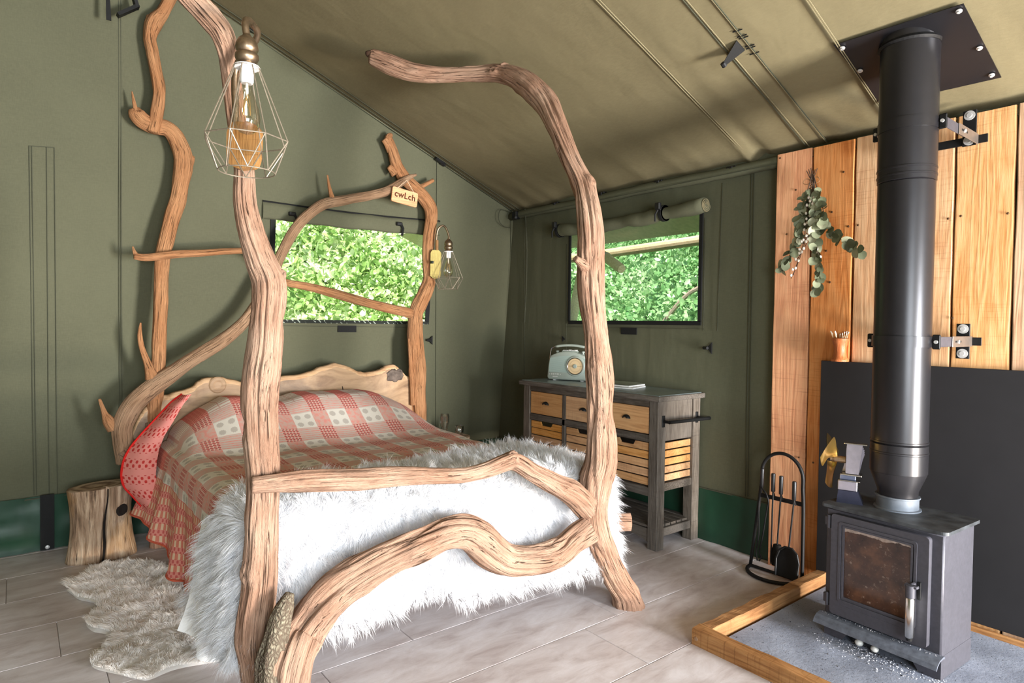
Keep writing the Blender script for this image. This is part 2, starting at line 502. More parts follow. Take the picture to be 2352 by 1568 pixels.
def d_roof(U, V):                              # U along y, V down the slope from the ridge
    e = np.exp(-np.maximum(0, 3.36 - V) / 0.45)
    sag = -0.010 * vnoise(U * 1.7, V * 0.8, 8) - 0.008 * vnoise(U * 13 + V * 1.5, V * 0.9, 9) * (0.10 + e)
    pl = rf(1738, 372)[1]
    fold = -0.030 * np.exp(-((U - pl - 0.05 * (3.36 - V)) / 0.035) ** 2) * np.exp(-np.maximum(0, 3.36 - V) / 0.35)
    fold += 0.022 * np.exp(-((U - pl + 0.06) / 0.04) ** 2) * np.exp(-np.maximum(0, 3.36 - V) / 0.30)
    return sag + fold
LS = math.hypot(1, RS)
ceiling = sheet('ceiling', (XR, 0, ZR), (0, 1, 0), (1 / LS, 0, RS / LS), np.concatenate([g(YF, 4.5, 0.035), [0.955, 1.185]]), np.concatenate([g(0, 3.3, 0.11), [3.375, (2.815 - XR) * LS, (3.045 - XR) * LS]]), (0.955, 1.185, (2.815 - XR) * LS, (3.045 - XR) * LS), d_roof, (-RS / LS, 0, 1 / LS), M_ROOF,
    [((0, 4.57, 0), BN)])
note(ceiling, kind='structure')
c2 = sheet('ceiling', (XR, 0, ZR), (0, 1, 0), (-1 / LS, 0, RS / LS), g(YF, 4.5, 0.4), g(0, 3.4, 0.5), None, None, None, M_ROOF, [((0, 4.57, 0), BN)])
note(c2, kind='structure')
rdg = MB().tube([(XR, YF - .05, ZR + .02), (XR, 4.45, ZR + .02)], .06, 10).build('ridge_sun_seal', M_ROOF, smooth=True); note(rdg, kind='structure')  # unseen ridge tube, added to stop sun leaking through the ridge gap
# unseen canopy added before the open side to keep the sun off the floor
sun_block = sheet('ceiling_sun_block', (0, 0, 2.32), (1, 0, 0), (0, 1, -0.02), g(-3.2, 3.6, 0.8), g(-5.2, -2.2, 0.75), None, None, None, M_ROOF)
note(sun_block, kind='structure')

# ---- floor: laminate boards, each its own piece
k = NT('floor_board')
rnd = k.n('ObjectInfo').outputs['Random']
off = k.n('VectorMath', dict(operation='ADD'), i0=k.n('TexCoord').outputs['Object'])
k.t.links.new(k.n('CombineXYZ', None, X=k.math('MULTIPLY', rnd, 31.0), Y=k.math('MULTIPLY', rnd, 17.0), Z=0.0).outputs[0], off.inputs[1])
def mp_(sc):
    mpn = k.n('Mapping', None, Vector=off.outputs[0]); mpn.inputs['Scale'].default_value = sc; return mpn.outputs[0]
a1 = k.noise(mp_((1.0, 2.4, 1)), 4.5, 6, 0.62, 0.5)
a2 = k.noise(mp_((0.35, 4, 1)), 22, 5, 0.7)
a3 = k.noise(mp_((1, 1, 1)), 160, 3, 0.6)
cc = k.ramp(a1, [(0.28, C(164, 150, 147)), (0.46, C(190, 180, 178)), (0.64, C(206, 199, 199)), (0.8, C(216, 211, 212))])
cc = k.mix(k.ramp(a2, [(0.56, (0, 0, 0, 1)), (0.74, (0.4, 0.4, 0.4, 1))]), cc, C(164, 148, 142))
cc = k.mix(k.ramp(a3, [(0.60, (0, 0, 0, 1)), (0.78, (0.4, 0.4, 0.4, 1))]), cc, C(150, 134, 126))
M_FLOOR = k.bsdf(cc, 0.42, 0, 0.4, k.bump(k.math('ADD', a2, a3), 0.06, 0.002))
M_FBASE = simple('floor_joint', C(214, 204, 196), 0.8)  # pale joints: the light caught by board bevels painted into the base colour
floor = MB().box((XL, YF - 3.2, -0.08), (XW + 0.15, 4.75, -0.0075)).build('floor', M_FBASE)
note(floor, kind='structure')
pitch = 0.365
known = {-1: 1.98, 0: 0.915, 1: 1.32, 2: 0.262, 5: -0.05}
L0 = 1.28
for r in range(-12, 9):
    y0 = 1.97 + r * pitch; y1 = y0 + pitch
    if y0 > 4.6 or y1 < YF: continue
    y1 = min(y1, 4.62); y0 = max(y0, YF)
    x = known.get(r, (r * 0.47) % L0) 
    while x > XL: x -= L0
    while x < XW + 0.02:
        xa, xb = max(x, XL), min(x + L0, XW + 0.03)
        if xb - xa > 0.03:
            MB().box((xa + 0.0012, y0 + 0.0014, -0.008), (xb - 0.0012, y1 - 0.0014, 0.0), 0.0016).build('plank', M_FLOOR, floor)
        x += L0

# ---- skirt of dark waterproof cloth round the foot of the walls
def d_skirt(U, V): return -0.012 * np.abs(vnoise(U * 6 + V * 3, V * 9, 12)) - 0.008 * vnoise(U * 15, V * 5, 13)
sk1 = sheet('baseboard_back', (0, 4.556, 0.001), (1, 0, 0), (0, -0.09, 1), g(XL, 3.44, 0.03), g(0, 0.3135, 0.025), None, d_skirt, (0, 1, 0), M_SKIRT)
note(sk1, kind='structure')
MB().box((XL, 4.523, 0.311), (3.43, 4.531, 0.318)).build('hem', M_SEAM, sk1)
def d_skirt2(U, V): return -0.010 * np.abs(vnoise(U * 4, V * 6, 14)) - 0.004 * vnoise(U * 12, V * 2, 15)
sk2 = sheet('baseboard_right', (3.418, 0, 0.001), (0, 1, 0), (0, 0, 1), g(YF, 4.54, 0.03), g(0, 0.33, 0.033), None, d_skirt2, (1, 0, 0), M_SKIRT)
note(sk2, kind='structure')
MB().box((3.412, YF, 0.326), (3.418, 4.53, 0.333)).build('hem', M_SEAM, sk2)

# ---- seams in the canvas
def strip_line(parent, a, b, wdt, thk, nrm, mat, name='seam'):
    a, b, nrm = Vector(a), Vector(b), Vector(nrm).normalized()
    t = (b - a).normalized(); s_ = t.cross(nrm) * (wdt / 2); h = nrm * thk
    V = [a - s_, a + s_, b + s_, b - s_, a - s_ + h, a + s_ + h, b + s_ + h, b - s_ + h]
    F = [(3, 2, 1, 0), (4, 5, 6, 7), (0, 1, 5, 4), (1, 2, 6, 5), (2, 3, 7, 6), (3, 0, 4, 7)]
    return raw(name, V, F, mat, parent)
bn = (0, -1, -0.09)
for (pa, pb) in (((272, -60), (276, 1130)), ((277, -60), (281, 1130)), ((67, 335), (78, 1137)), ((73, 335), (84, 1137)), ((107, 338), (113, 1137)), ((125, 339), (132, 1137)),
                 ((67, 335), (125, 339)), ((1003, 372), (1000, 1000)), ((1172, 500), (1180, 960)), ((648, 748), (936, 751))):
    strip_line(wall_back, bw(*pa, 0.004), bw(*pb, 0.004), 0.0032, 0.003, bn, M_SEAM)
for (pa, pb) in (((1733, 372), (1718, 1140)), ((1727, 372), (1712, 1140)), ((1205, 490), (1204, 860)), ((1300, 750), (1618, 755)), ((1620, 500), (1616, 760)), ((1660, 420), (1648, 760)), ((1302, 560), (1300, 860))):
    strip_line(wall_right, rw(*pa, 0.008), rw(*pb, 0.008), 0.003, 0.003, (-1, 0, 0), M_SEAM)
rn = (RS, 0, -1)
def roof_seam(px, py, mat=None, wdt=0.003, z0=0.35):
    y = rf(px, py)[1]
    a = (z0 + XR, y, zroof(z0 + XR) - 0.012); b = (3.40, y, zroof(3.40) - 0.012)
    strip_line(ceiling, a, b, wdt, 0.004, rn, mat or M_SEAMLT)
    return y
for p in ((1530, 160), (1537, 160)): roof_seam(*p, wdt=0.0028)
for p in ((1690, 128), (1762, 150), (1765, 150), (1898, 60), (1904, 60), (1575, 0)): roof_seam(*p, wdt=0.0032, mat=M_SEAM if p[0] % 2 else None)
# gable band where the roof meets the back wall
for o_ in (0.022, 0.075, 0.125):
    a = bw(480, -8); b = bw(1180, 478)
    yv = 4.30 - o_
    strip_line(ceiling, (0.4, yv - 0.01, zroof(0.4) - 0.012), (3.40, yv + 0.07, zroof(3.40) - 0.012), 0.006 if o_ > 0.03 else 0.016, 0.004, rn, M_SEAM)

# ---- eave pole in its canvas sleeve
ysl = [YF] + list(np.linspace(YF + 0.1, 4.40, 60))
eave = MB()
eave.tube([(3.405, y, 2.292 + 0.004 * math.sin(y * 5)) for y in ysl], [0.034 + 0.002 * math.sin(i * 2.1) for i in range(len(ysl))], 14)
tr = eave.build('trim_1', M_CANVAS, smooth=True); note(tr, kind='structure')
strip_line(tr, (3.370, YF, 2.272), (3.370, 4.38, 2.272), 0.004, 0.003, (-1, 0, 0), M_SEAM)
cp = thing('pole_bracket', 'small black corner bracket at the end of the canvas eave pole', 'bracket', tuple(rw(1184, 494, 0.05)))
c0 = Vector(rw(1184, 494, 0.06))
MB().box(c0 + Vector((-0.02, -0.03, -0.035)), c0 + Vector((0.03, 0.03, 0.03)), 0.006).build('socket', M_BLKPL, cp)
MB().tube([c0 + Vector((-0.02, -0.02, -0.02)), c0 + Vector((-0.035, -0.05, -0.03))], 0.011, 8).build('pin', M_IRON, cp)
for i, (px, py) in enumerate(((1275, 466), (1381, 443), (1512, 416), (1680, 384))):
    p = rw(px, py, 0.045)
    lab = ['black clip on the eave pole, the one nearest the wall corner', 'black clip on the eave pole just left of the arched bed post',
           'black clip on the eave pole above the strap of the rolled blind', 'black clip on the eave pole nearest the wooden boards'][i]
    t = thing('pole_clip', lab, 'clip', tuple(p), group='black clips along the eave pole')
    MB().box(Vector(p) + Vector((-0.008, -0.035, -0.007)), Vector(p) + Vector((0.03, 0.035, 0.007)), 0.004).build('tab', M_BLKPL, t)
    MB().box(Vector(p) + Vector((-0.012, -0.012, -0.02)), Vector(p) + Vector((0.0, 0.012, 0.004)), 0.003).build('buckle', M_BLKPL, t)
p = Vector(bw(1010, 370, 0.02))
t = thing('pole_clip', 'black clip where the back wall meets the roof, above the little hanging sign', 'clip', tuple(p))
MB().box(p + Vector((-0.05, -0.03, -0.012)), p + Vector((0.03, 0.01, 0.010)), 0.005, Matrix.Rotation(0.37, 3, 'Y')).build('tab', M_BLKPL, t)
MB().box(p + Vector((0.0, -0.02, -0.03)), p + Vector((0.05, 0.01, -0.008)), 0.005, Matrix.Rotation(0.37, 3, 'Y')).build('buckle', M_BLKPL, t)
p = Vector(bw(572, 66, 0.02))
t = thing('pole_clip', 'black clip at the roof edge half hidden behind the big caged lamp hook', 'clip', tuple(p))
MB().box(p + Vector((-0.03, -0.03, -0.012)), p + Vector((0.03, 0.01, 0.012)), 0.005, Matrix.Rotation(0.37, 3, 'Y')).build('tab', M_BLKPL, t)

# ---- windows: clear vinyl with webbing borders
k = NT('clear_vinyl')
tr_ = k.n('BsdfTransparent', None, Color=(0.93, 0.95, 0.93, 1))
gl_ = k.n('BsdfGlossy', None, Roughness=0.12)
mx = k.n('MixShader', None, i0=k.math('MULTIPLY', k.n('LayerWeight', None, Blend=0.25).outputs['Fresnel'], 0.6), i1=tr_, i2=gl_)
M_VINYL = k.surf(mx)
k = NT('hazy_vinyl')
tr_ = k.n('BsdfTransparent', None, Color=(0.9, 0.94, 0.9, 1))
df_ = k.n('BsdfTranslucent', None, Color=(0.85, 0.9, 0.85, 1))
gl_ = k.n('BsdfGlossy', None, Roughness=0.15)
m1 = k.n('MixShader', None, i0=k.math('MULTIPLY_ADD', k.noise(k.coord('Object', (1, 0.3, 1)), 6, 4), 0.12, 0.04), i1=tr_, i2=df_)
mx = k.n('MixShader', None, i0=k.math('MULTIPLY', k.n('LayerWeight', None, Blend=0.25).outputs['Fresnel'], 0.6), i1=m1, i2=gl_)
M_VINYLH = k.surf(mx)
k = NT('webbing_with_stitches')
v = k.n('TexCoord').outputs['Object']
sx = k.n('SeparateXYZ', None, Vector=v)
st = k.math('GREATER_THAN', k.math('FRACT', k.math('MULTIPLY', k.math('ADD', sx.outputs['X'], k.math('MULTIPLY', sx.outputs['Z'], 1.0)), 26.0)), 0.72)
nz = k.noise(v, 40, 3)
M_WEBST = k.bsdf(k.mix(k.math('MULTIPLY', st, k.math('GREATER_THAN', nz, 0.53)), C(30, 34, 30), C(150, 160, 150)), 0.8)

def bpt(x, z, off=0.0): return (x, yb(z) - off, z)
win1 = thing('window_1', 'clear window in the back wall above the headboard', 'window', bpt(*[(WH[0] + WH[1]) / 2, WH[2]]))
note(win1, kind='structure')
x0, x1, z0, z1 = WH
raw('pane', [bpt(x0 - .01, z0 - .01), bpt(x1 + .01, z0 - .01), bpt(x1 + .01, z1 + .01), bpt(x0 - .01, z1 + .01)], [(0, 1, 2, 3)], M_VINYL, win1)
for (a, b, m) in (((x0 - .02, z0 - .018), (x1 + .03, z0 + .006), M_WEBST), ((x0 - .03, z0), (x0 + .004, z1), M_BLACK), ((x1 - .006, z0), (x1 + .03, z1), M_BLACK)):
    zc = (a[1] + b[1]) / 2
    V = [bpt(a[0], a[1], .005), bpt(b[0], a[1], .005), bpt(b[0], b[1], .005), bpt(a[0], b[1], .005),
         bpt(a[0], a[1], .011), bpt(b[0], a[1], .011), bpt(b[0], b[1], .011), bpt(a[0], b[1], .011)]
    raw('frame', V, [(3, 2, 1, 0), (4, 5, 6, 7), (0, 1, 5, 4), (1, 2, 6, 5), (2, 3, 7, 6), (3, 0, 4, 7)], m, win1)
win2 = thing('window_2', 'hazy clear window in the right wall above the dresser', 'window', (XW, 3.0, 1.38))
note(win2, kind='structure')
y0, y1, z0, z1 = WS
ys = np.linspace(y0 - .01, y1 + .01, 14); zs = np.linspace(z0 - .01, z1 + .01, 10)
Y_, Z_ = np.meshgrid(ys, zs, indexing='ij')
Xp = XW - 0.004 + 0.003 * vnoise(Y_ * 5, Z_ * 6, 31)
raw('pane', np.stack([Xp, Y_, Z_], -1).reshape(-1, 3), [(i * 10 + j, (i + 1) * 10 + j, (i + 1) * 10 + j + 1, i * 10 + j + 1) for i in range(13) for j in range(9)], M_VINYLH, win2, True)
for a, b in (((y0 - .022, z0 - .02), (y1 + .012, z0 + .008)), ((y0 - .022, z0), (y0 + .006, z1)), ((y1 - .006, z0), (y1 + .02, z1))):
    MB().box((XW - .018, a[0], a[1]), (XW - .008, b[0], b[1]), .002).build('frame', M_BLACK, win2)

# rolled blinds
t = thing('rolled_blind', 'bulky olive canvas blind rolled up over the window above the dresser', 'blind', (3.38, 3.0, 2.08))
ra, rb = Vector((3.365, 3.74, 2.096)), Vector((3.365, 2.352, 2.108))
pts = [ra.lerp(rb, i / 24) + Vector((0.006 * math.sin(i * 1.7), 0, -0.022 * math.sin(PI * i / 24) + 0.004 * math.sin(i * 1.1))) for i in range(25)]
rr = [0.044 + 0.005 * math.sin(i * 0.9) + 0.003 * math.sin(i * 2.3) for i in range(25)]
MB().tube(pts, rr, 18).build('roll', M_CANVAS, t, smooth=True)
sp = [Vector((3.365, 2.3495, 2.108)) + Vector((math.cos(a), 0, math.sin(a))) * (0.008 + 0.0052 * a / PI * 1.15) for a in np.linspace(0, 6 * PI, 60)]
MB().tube(sp, 0.0035, 5).build('spiral_edge', M_SEAMLT, t)
def strap_ring(t, c, r, ax=(0, 1, 0), w_=0.024, hang=0.07):
    c = Vector(c)
    MB().lathe([(r + .003, -w_ / 2), (r + .006, -w_ / 2), (r + .006, w_ / 2), (r + .003, w_ / 2), (r + .003, -w_ / 2)], c, 20, ax).build('strap', M_BLACK, t)
    MB().box(c + Vector((-r - .03, -.02, r * .3)), c + Vector((-r - .004, .02, r + .014)), .005).build('buckle', M_BLKPL, t)
    MB().tube([c + Vector((-r - .02, 0, r * .3)), c + Vector((-r - .03, .012, -r * .3)), c + Vector((-r - .02, .02, -r - .01))], .007, 6).build('strap_end', M_BLACK, t)
strap_ring(t, (3.365, rw(1540, 490)[1], 2.096), 0.048)
strap_ring(t, (3.365, 3.68, 2.092), 0.047)
t = thing('rolled_blind', 'flat olive canvas blind folded up over the window behind the headboard', 'blind', bpt(2.0, 2.1))
xs = np.linspace(1.30, 2.68, 40)
prof = [(0.006, 2.155), (0.014, 2.152), (0.026, 2.125), (0.030, 2.090), (0.028, 2.055), (0.018, 2.040), (0.004, 2.045)]
V = []; 
for i, x in enumerate(xs):
    for o_, z in prof:
        zz = z + (x - 1.3) * 0.012 - 0.012 * math.sin(PI * (x - 1.3) / 1.38) + 0.003 * math.sin(x * 19)
        V.append(bpt(x, zz, o_ * (1 + 0.25 * math.sin(x * 13))))
n_ = len(prof)
raw('fold', V, [(i * n_ + j, (i + 1) * n_ + j, (i + 1) * n_ + j + 1, i * n_ + j + 1) for i in range(39) for j in range(n_ - 1)], M_CANVAS, t, True)
MB().tube([bpt(x, 2.157 + (x - 1.3) * 0.012 - 0.012 * math.sin(PI * (x - 1.3) / 1.38), 0.012) for x in xs], 0.006, 6).build('edge_cord', M_BLACK, t)
for px, py in ((672, 492), (918, 515)):
    q = Vector(bw(px, py, 0.035))
    MB().box(q + Vector((-.028, -.012, -.012)), q + Vector((.022, .012, .016)), .005).build('buckle', M_BLKPL, t)
    MB().tube([q + Vector((0.012, -.004, 0)), q + Vector((.026, -.008, -.03)), q + Vector((.02, -.002, -.085))], .0095, 6).build('strap', M_BLACK, t)

# velcro patches, wall toggles, straps and hooks
for nm, lab, p, n_, e, w_ in (('velcro_patch', 'black velcro patch under the window behind the headboard', bw(797, 755, .006), bn, (1, 0, 0), .145),
                          ('velcro_patch', 'black velcro patch under the window above the dresser', rw(1445, 760, .012), (-1, 0, 0), (0, -1, 0), .145)):
    p = Vector(p); e = Vector(e) * w_ / 2; z = Vector((0, 0, .024))
    nn = Vector(n_).normalized() * .005
    V = [p - e - z, p + e - z, p + e + z, p - e + z]; V += [q + nn for q in V]
    o = raw(nm, V, [(3, 2, 1, 0), (4, 5, 6, 7), (0, 1, 5, 4), (1, 2, 6, 5), (2, 3, 7, 6), (3, 0, 4, 7)], M_BLACK)
    note(o, lab, 'patch')
for lab, p, sgn, ax in (('black tie-back toggle on the back wall beside the bed post', bw(986, 781, .015), (0, -1, 0), (1, 0, 0)),
                    ('black tie-back toggle on the right wall above the end of the dresser', rw(1628, 799, .015), (-1, 0, 0), (0, -1, 0)),
                    ('black tie-back toggle in the dark corner between the two walls', bw(1178, 780, .015), (0, -1, 0), (1, 0, 0)),
                    ('tiny black tie-back toggle just above the radio', rw(1296, 778, .012), (-1, 0, 0), (0, 1, 0))):
    p = Vector(p); s_ = Vector(sgn); a_ = Vector(ax)
    t = thing('wall_toggle', lab, 'toggle', tuple(p), group='black toggles on the canvas walls')
    sc = 0.6 if 'tiny' in lab or 'corner' in lab else 1.0
    z = Vector((0, 0, 1))
    MB().prism([(-.012, -.012), (.004, -.012), (.026, -.036), (.026, .036), (.004, .014), (-.012, .012)], p, a_ * sc, z * sc, s_, .010).build('tab', M_BLACK, t)
    MB().tube([p + s_ * .012 - a_ * .03 * sc, p + s_ * .022 + a_ * .005 * sc], .010 * sc, 8).build('toggle_bar', M_BLKPL, t)
# black strap over the skirt at the left
p = Vector(bw(108, 1190)); 
t = thing('wall_strap', 'black vertical webbing strap over the green skirt beside the log stool', 'strap', (p.x, 4.53, 0))
V = []
for z in np.linspace(0.005, 0.335, 8):
    y = 4.57 - .09 * z - 0.034 - 0.006 * math.sin(z * 9)
    V += [(p.x - .033, y, z), (p.x + .033, y, z), (p.x + .033, y - .004, z), (p.x - .033, y - .004, z)]
F = []
for i in range(7):
    for j in range(4): F.append((i * 4 + j, i * 4 + (j + 1) % 4, (i + 1) * 4 + (j + 1) % 4, (i + 1) * 4 + j))
F += [(3, 2, 1, 0), (28, 29, 30, 31)]
raw('webbing', V, F, M_BLACK, t)
MB().lathe([(.011, 0), (.011, .004), (.005, .006), (0, .006)], (p.x, 4.527, .022), 12, (0, -1, 0)).build('stud', M_BOLT, t)
# bent black metal hook high on the back wall
t = thing('metal_hook', 'flat bent black metal hook at the top of the back wall above the bed', 'hook', tuple(bw(300, 5, .1)))
MB().prism([(-.012, 0), (.012, 0), (.006, .30), (-.006, .30)], Vector(bw(250, 46, .14)), (1, 0, 0.0), (-0.03, 0, 1), (0, 1, 0), .006).build('hook_arm', M_IRON, t)
a = Vector(bw(275, 30, .14)); b = Vector(bw(316, 12, .14)); c_ = Vector(bw(300, -40, .14))
for q0, q1 in ((a, b), (b, c_)):
    d = (q1 - q0).normalized(); u_ = d.cross(Vector((0, 1, 0)))
    MB().prism([(-.009, -.009), ((q1 - q0).length + .009, -.009), ((q1 - q0).length + .009, .009), (-.009, .009)], q0, d, u_, (0, 1, 0), .05).build('hook_bend', M_IRON, t)
# black vent tab and its stitching on the roof
q = [rf(1668, 127, .02), rf(1692, 92, .008), rf(1711, 114, .008)]
t = thing('roof_tab', 'black triangular tab sewn to the sloping roof', 'tab', tuple(q[1]))
q = [Vector(v_) for v_ in q]; nn = Vector((RS, 0, -1)).normalized()
tip = q[0] + nn * .05
V = [q[1], q[2], tip + (q[2] - q[1]) * .12, tip - (q[2] - q[1]) * .12]; V = V + [v_ + nn * .006 for v_ in V]
raw('tab', V, [(3, 2, 1, 0), (4, 5, 6, 7), (0, 1, 5, 4), (1, 2, 6, 5), (2, 3, 7, 6), (3, 0, 4, 7)], M_BLACK, t)
MB().tube([tip - (q[2] - q[1]) * .14, tip + (q[2] - q[1]) * .14 + nn * .004], .012, 8).build('rolled_end', M_BLKPL, t)
for pa, pb in (((1683, 73), (1705, 66)), ((1693, 85), (1715, 78)), ((1697, 89), (1719, 82)), ((1711, 107), (1733, 101)), ((1714, 112), (1735, 105)), ((1722, 125), (1744, 118))):
    strip_line(t, rf(*pa, .012), rf(*pb, .012), .004, .004, rn, M_BLACK, 'stitch')
# loose cord in the corner
pp = [bw(1176, 488, .03), bw(1150, 482, .05), bw(1146, 505, .06), bw(1158, 520, .05), bw(1174, 523, .03)]
o = MB().tube(smoothpath([tuple(v_) for v_ in pp], 6), .003, 6).build('tie_cord', M_SEAM)
note(o, 'thin dark cord looped in the corner under the roof', 'cord')
pp = [rw(1206, 480, .05), rw(1210, 560, .03), rw(1209, 650, .03), rw(1205, 740, .03)]
o = MB().tube(smoothpath([tuple(v_) for v_ in pp], 6), .004, 6).build('tie_cord', M_SEAM)
note(o, 'thin dark cord hanging straight down beside the wall corner', 'cord')
# ================================================================== boarded wall, hearth and stove
wb_ = thing('wall_boarded', 'wall of upright rough sawn boards behind the stove', 'wall', (3.37, 0.9, 0))
del wb_['category']; note(wb_, kind='structure')
edges = [1.892, 1.683, 1.465, 1.247, 1.027, 0.804, 0.585, 0.365, 0.145, -0.08, -0.3]
rb_ = random.Random(5)
for i in range(len(edges) - 1):
    ya, yb_e = edges[i] - 0.0045, edges[i + 1] + 0.0045
    n_ = 14
    zt = 2.318 + rb_.uniform(-.005, .004)
    bm_V = []
    xf = 3.36 + rb_.uniform(-.003, .003)
    for j in range(n_ + 1):
        z = zt * j / n_
        wv = rb_.uniform(-.0018, .0018)
        bm_V += [(xf + .002, ya + wv, z), (xf, ya - .004 + wv, z), (xf, yb_e + .004 - wv, z), (xf + .002, yb_e - wv, z), (xf + .024, yb_e - wv, z), (xf + .024, ya + wv, z)]
    F = []
    for j in range(n_):
        for q_ in range(6): F.append((j * 6 + q_, j * 6 + (q_ + 1) % 6, (j + 1) * 6 + (q_ + 1) % 6, (j + 1) * 6 + q_))
    F += [tuple(range(5, -1, -1)), tuple(n_ * 6 + q_ for q_ in range(6))]
    mb = MB(); mb.add(bm_V, F); mb.build('board', M_PLANK if i < 2 else M_PLANKP, wb_)
# nail heads and dark knots that sit in the boards
M_NAIL = simple('old_nail', C(96, 70, 48), 0.5, 0.6)
nail0 = None
for px, py in ((1792, 363), (1828, 436), (1911, 487), (1938, 395), (1949, 520), (1971, 517), (2178, 502), (2207, 496), (2315, 490), (1898, 576), (1906, 648), (1807, 538), (2188, 730), (1835, 1050), (1868, 1062), (1776, 1092)):
    p = at(px, py, 0, 3.359)
    if nail0 is None:
        nail0 = MB().lathe([(.0055, 0), (.0055, .002), (.003, .0035), (0, .0035)], p, 10, (-1, 0, 0)).build('nail', M_NAIL, wb_)
        n0 = Vector(p)
    else:
        c_ = copy_under(nail0, wb_, Vector(p) - n0)

pan = thing('heat_shield', 'tall black steel heat shield panel fixed to the boards behind the stove', 'panel', (3.35, 0.65, 0.05))
MB().box((3.340, -0.35, 0.05), (3.347, 1.603, 1.181), .0015).build('sheet', M_PANEL, pan)
for y, z in ((1.55, 1.14), (1.55, .2), (.3, 1.14)):
    MB().box((3.347, y - .02, z - .02), (3.355, y + .02, z + .02)).build('spacer', M_IRON, pan)
sk3 = MB().box((3.318, -0.3, 0.0), (3.336, 1.0, 0.040), .003).build('baseboard_stove', M_TIMBERY)
note(sk3, kind='structure')

# hearth: grey concrete slab with ash, three oak kerbs
k = NT('ash_grey_concrete')
v = k.coord('Object')
n1 = k.noise(v, 4, 5, .6); n2 = k.noise(v, 60, 4, .6); n3 = k.noise(v, 190, 2, .5)
c = k.ramp(n1, [(.3, C(112, 116, 128)), (.6, C(140, 145, 158)), (.8, C(156, 161, 174))])
c = k.mix(k.ramp(n3, [(.28, (1, 1, 1, 1)), (.36, (0, 0, 0, 1))]), c, C(46, 46, 50))
c = k.mix(k.ramp(n2, [(.66, (0, 0, 0, 1)), (.8, (.6, .6, .6, 1))]), c, C(196, 198, 204))
M_HEARTH = k.bsdf(c, .9, 0, .15, k.bump(k.math('ADD', n2, k.math('MULTIPLY', n3, .4)), .35, .004))
us = g(2.315, 3.325, .04); vv = g(-.6, 1.535, .04)
U, V_ = np.meshgrid(us, vv, indexing='ij')
Z = .018 + .002 * vnoise(U * 8, V_ * 8, 41)
edge_ = np.minimum(np.minimum(U - 2.315, 3.325 - U), np.minimum(V_ + .6, 1.535 - V_))
Z = np.where(edge_ < .005, 0.001, Z)
nu, nv = len(us), len(vv)
o = raw('hearth_slab', np.stack([U, V_, Z], -1).reshape(-1, 3), [(i * nv + j, (i + 1) * nv + j, (i + 1) * nv + j + 1, i * nv + j + 1) for i in range(nu - 1) for j in range(nv - 1)], M_HEARTH)
note(o, 'grey concrete hearth dusted with ash under the stove', 'hearth')
def kerb(name, lab, a, b, axis, mat):
    """worn oak timber from a to b"""
    n_ = 26
    sec = [(-.5, 0), (.5, 0), (.5, .86), (.42, 1), (-.42, 1), (-.5, .86)]
    V = []; wd, ht = .060, .070
    for i in range(n_ + 1):
        t = i / n_
        x = a[0] + (b[0] - a[0]) * t; y = a[1] + (b[1] - a[1]) * t
        for sx_, sz in sec:
            w_ = sx_ * wd * (1 + .05 * float(vnoise(i * .6, sx_ * 3 + 5, 51))); h_ = sz * ht * (1 + .05 * float(vnoise(i * .8, sx_ * 2 + 9, 52)))
            V.append((x + (w_ if axis == 'Y' else 0), y + (w_ if axis == 'X' else 0), h_))
    m_ = len(sec)
    F = [(i * m_ + j, i * m_ + (j + 1) % m_, (i + 1) * m_ + (j + 1) % m_, (i + 1) * m_ + j) for i in range(n_) for j in range(m_)]
    F += [tuple(range(m_ - 1, -1, -1)), tuple(n_ * m_ + j for j in range(m_))]
    mb = MB(); mb.add(V, F)
    o = mb.build(name, mat); note(o, lab, 'timber')
    return o
kerb('hearth_kerb', 'short oak kerb timber beside the fire tools, meeting the boarded wall', (2.312, 1.568), (3.335, 1.568), 'X', M_TIMBER)
ka = kerb('hearth_kerb', 'long oak kerb timber in front of the stove, running towards the viewer', (2.282, 1.60), (2.282, -.6), 'Y', M_TIMBERY)
MB().lathe([(.009, 0), (.007, .003), (0, .003)], (2.2515, 1.578, .030), 12, (-1, 0, 0)).build('peg', M_TIMBER, ka)

# ---- the stove, in its own frame: x along the front, y into the wall, z up
ST = thing('wood_stove', 'grey steel wood burning stove with a glass door on the hearth', 'stove', (2.742, 1.062, .020), math.radians(-93.4))
S = lambda: MB()
body = S().box((-.226, .012, .085), (.226, .292, .555), .006)
body.build('body', M_STEEL, ST, auto=40)
# top plate with rounded front corners
pl = []
def rc(cx, cy, r, a0, a1, n_=6): return [(cx + r * math.cos(a), cy + r * math.sin(a)) for a in np.linspace(a0, a1, n_)]
pl = rc(-.222, .012, .022, PI, 1.5 * PI) + rc(.222, .012, .022, 1.5 * PI, 2 * PI) + rc(.222, .286, .022, 0, .5 * PI) + rc(-.222, .286, .022, .5 * PI, PI)
k = NT('stove_top_sooty')
n = k.noise(k.coord('Object'), 18, 5)
M_STOP = k.bsdf(k.ramp(n, [(.35, C(44, 46, 48)), (.7, C(74, 78, 82))]), .5, .2, .5, k.bump(n, .15, .003))
S().prism(pl, (0, 0, .560), (1, 0, 0), (0, 1, 0), (0, 0, 1), .013).build('top_plate', M_STOP, ST)
S().box((-.20, .014, .548), (.20, .28, .561)).build('lintel', M_STEEL, ST)
# front plinth cut to an arch leaves two feet; side plinths
S().prism([(-.226, 0), (-.150, 0), (-.128, .030), (-.105, .046), (.105, .046), (.128, .030), (.150, 0), (.226, 0), (.226, .092), (-.226, .092)], (0, .014, 0), (1, 0, 0), (0, 0, 1), (0, 1, 0), .010).build('leg', M_STEEL, ST)
for sx_ in (-.226, .218):
    S().box((sx_, .024, 0), (sx_ + .008, .292, .09)).build('leg', M_STEEL, ST)
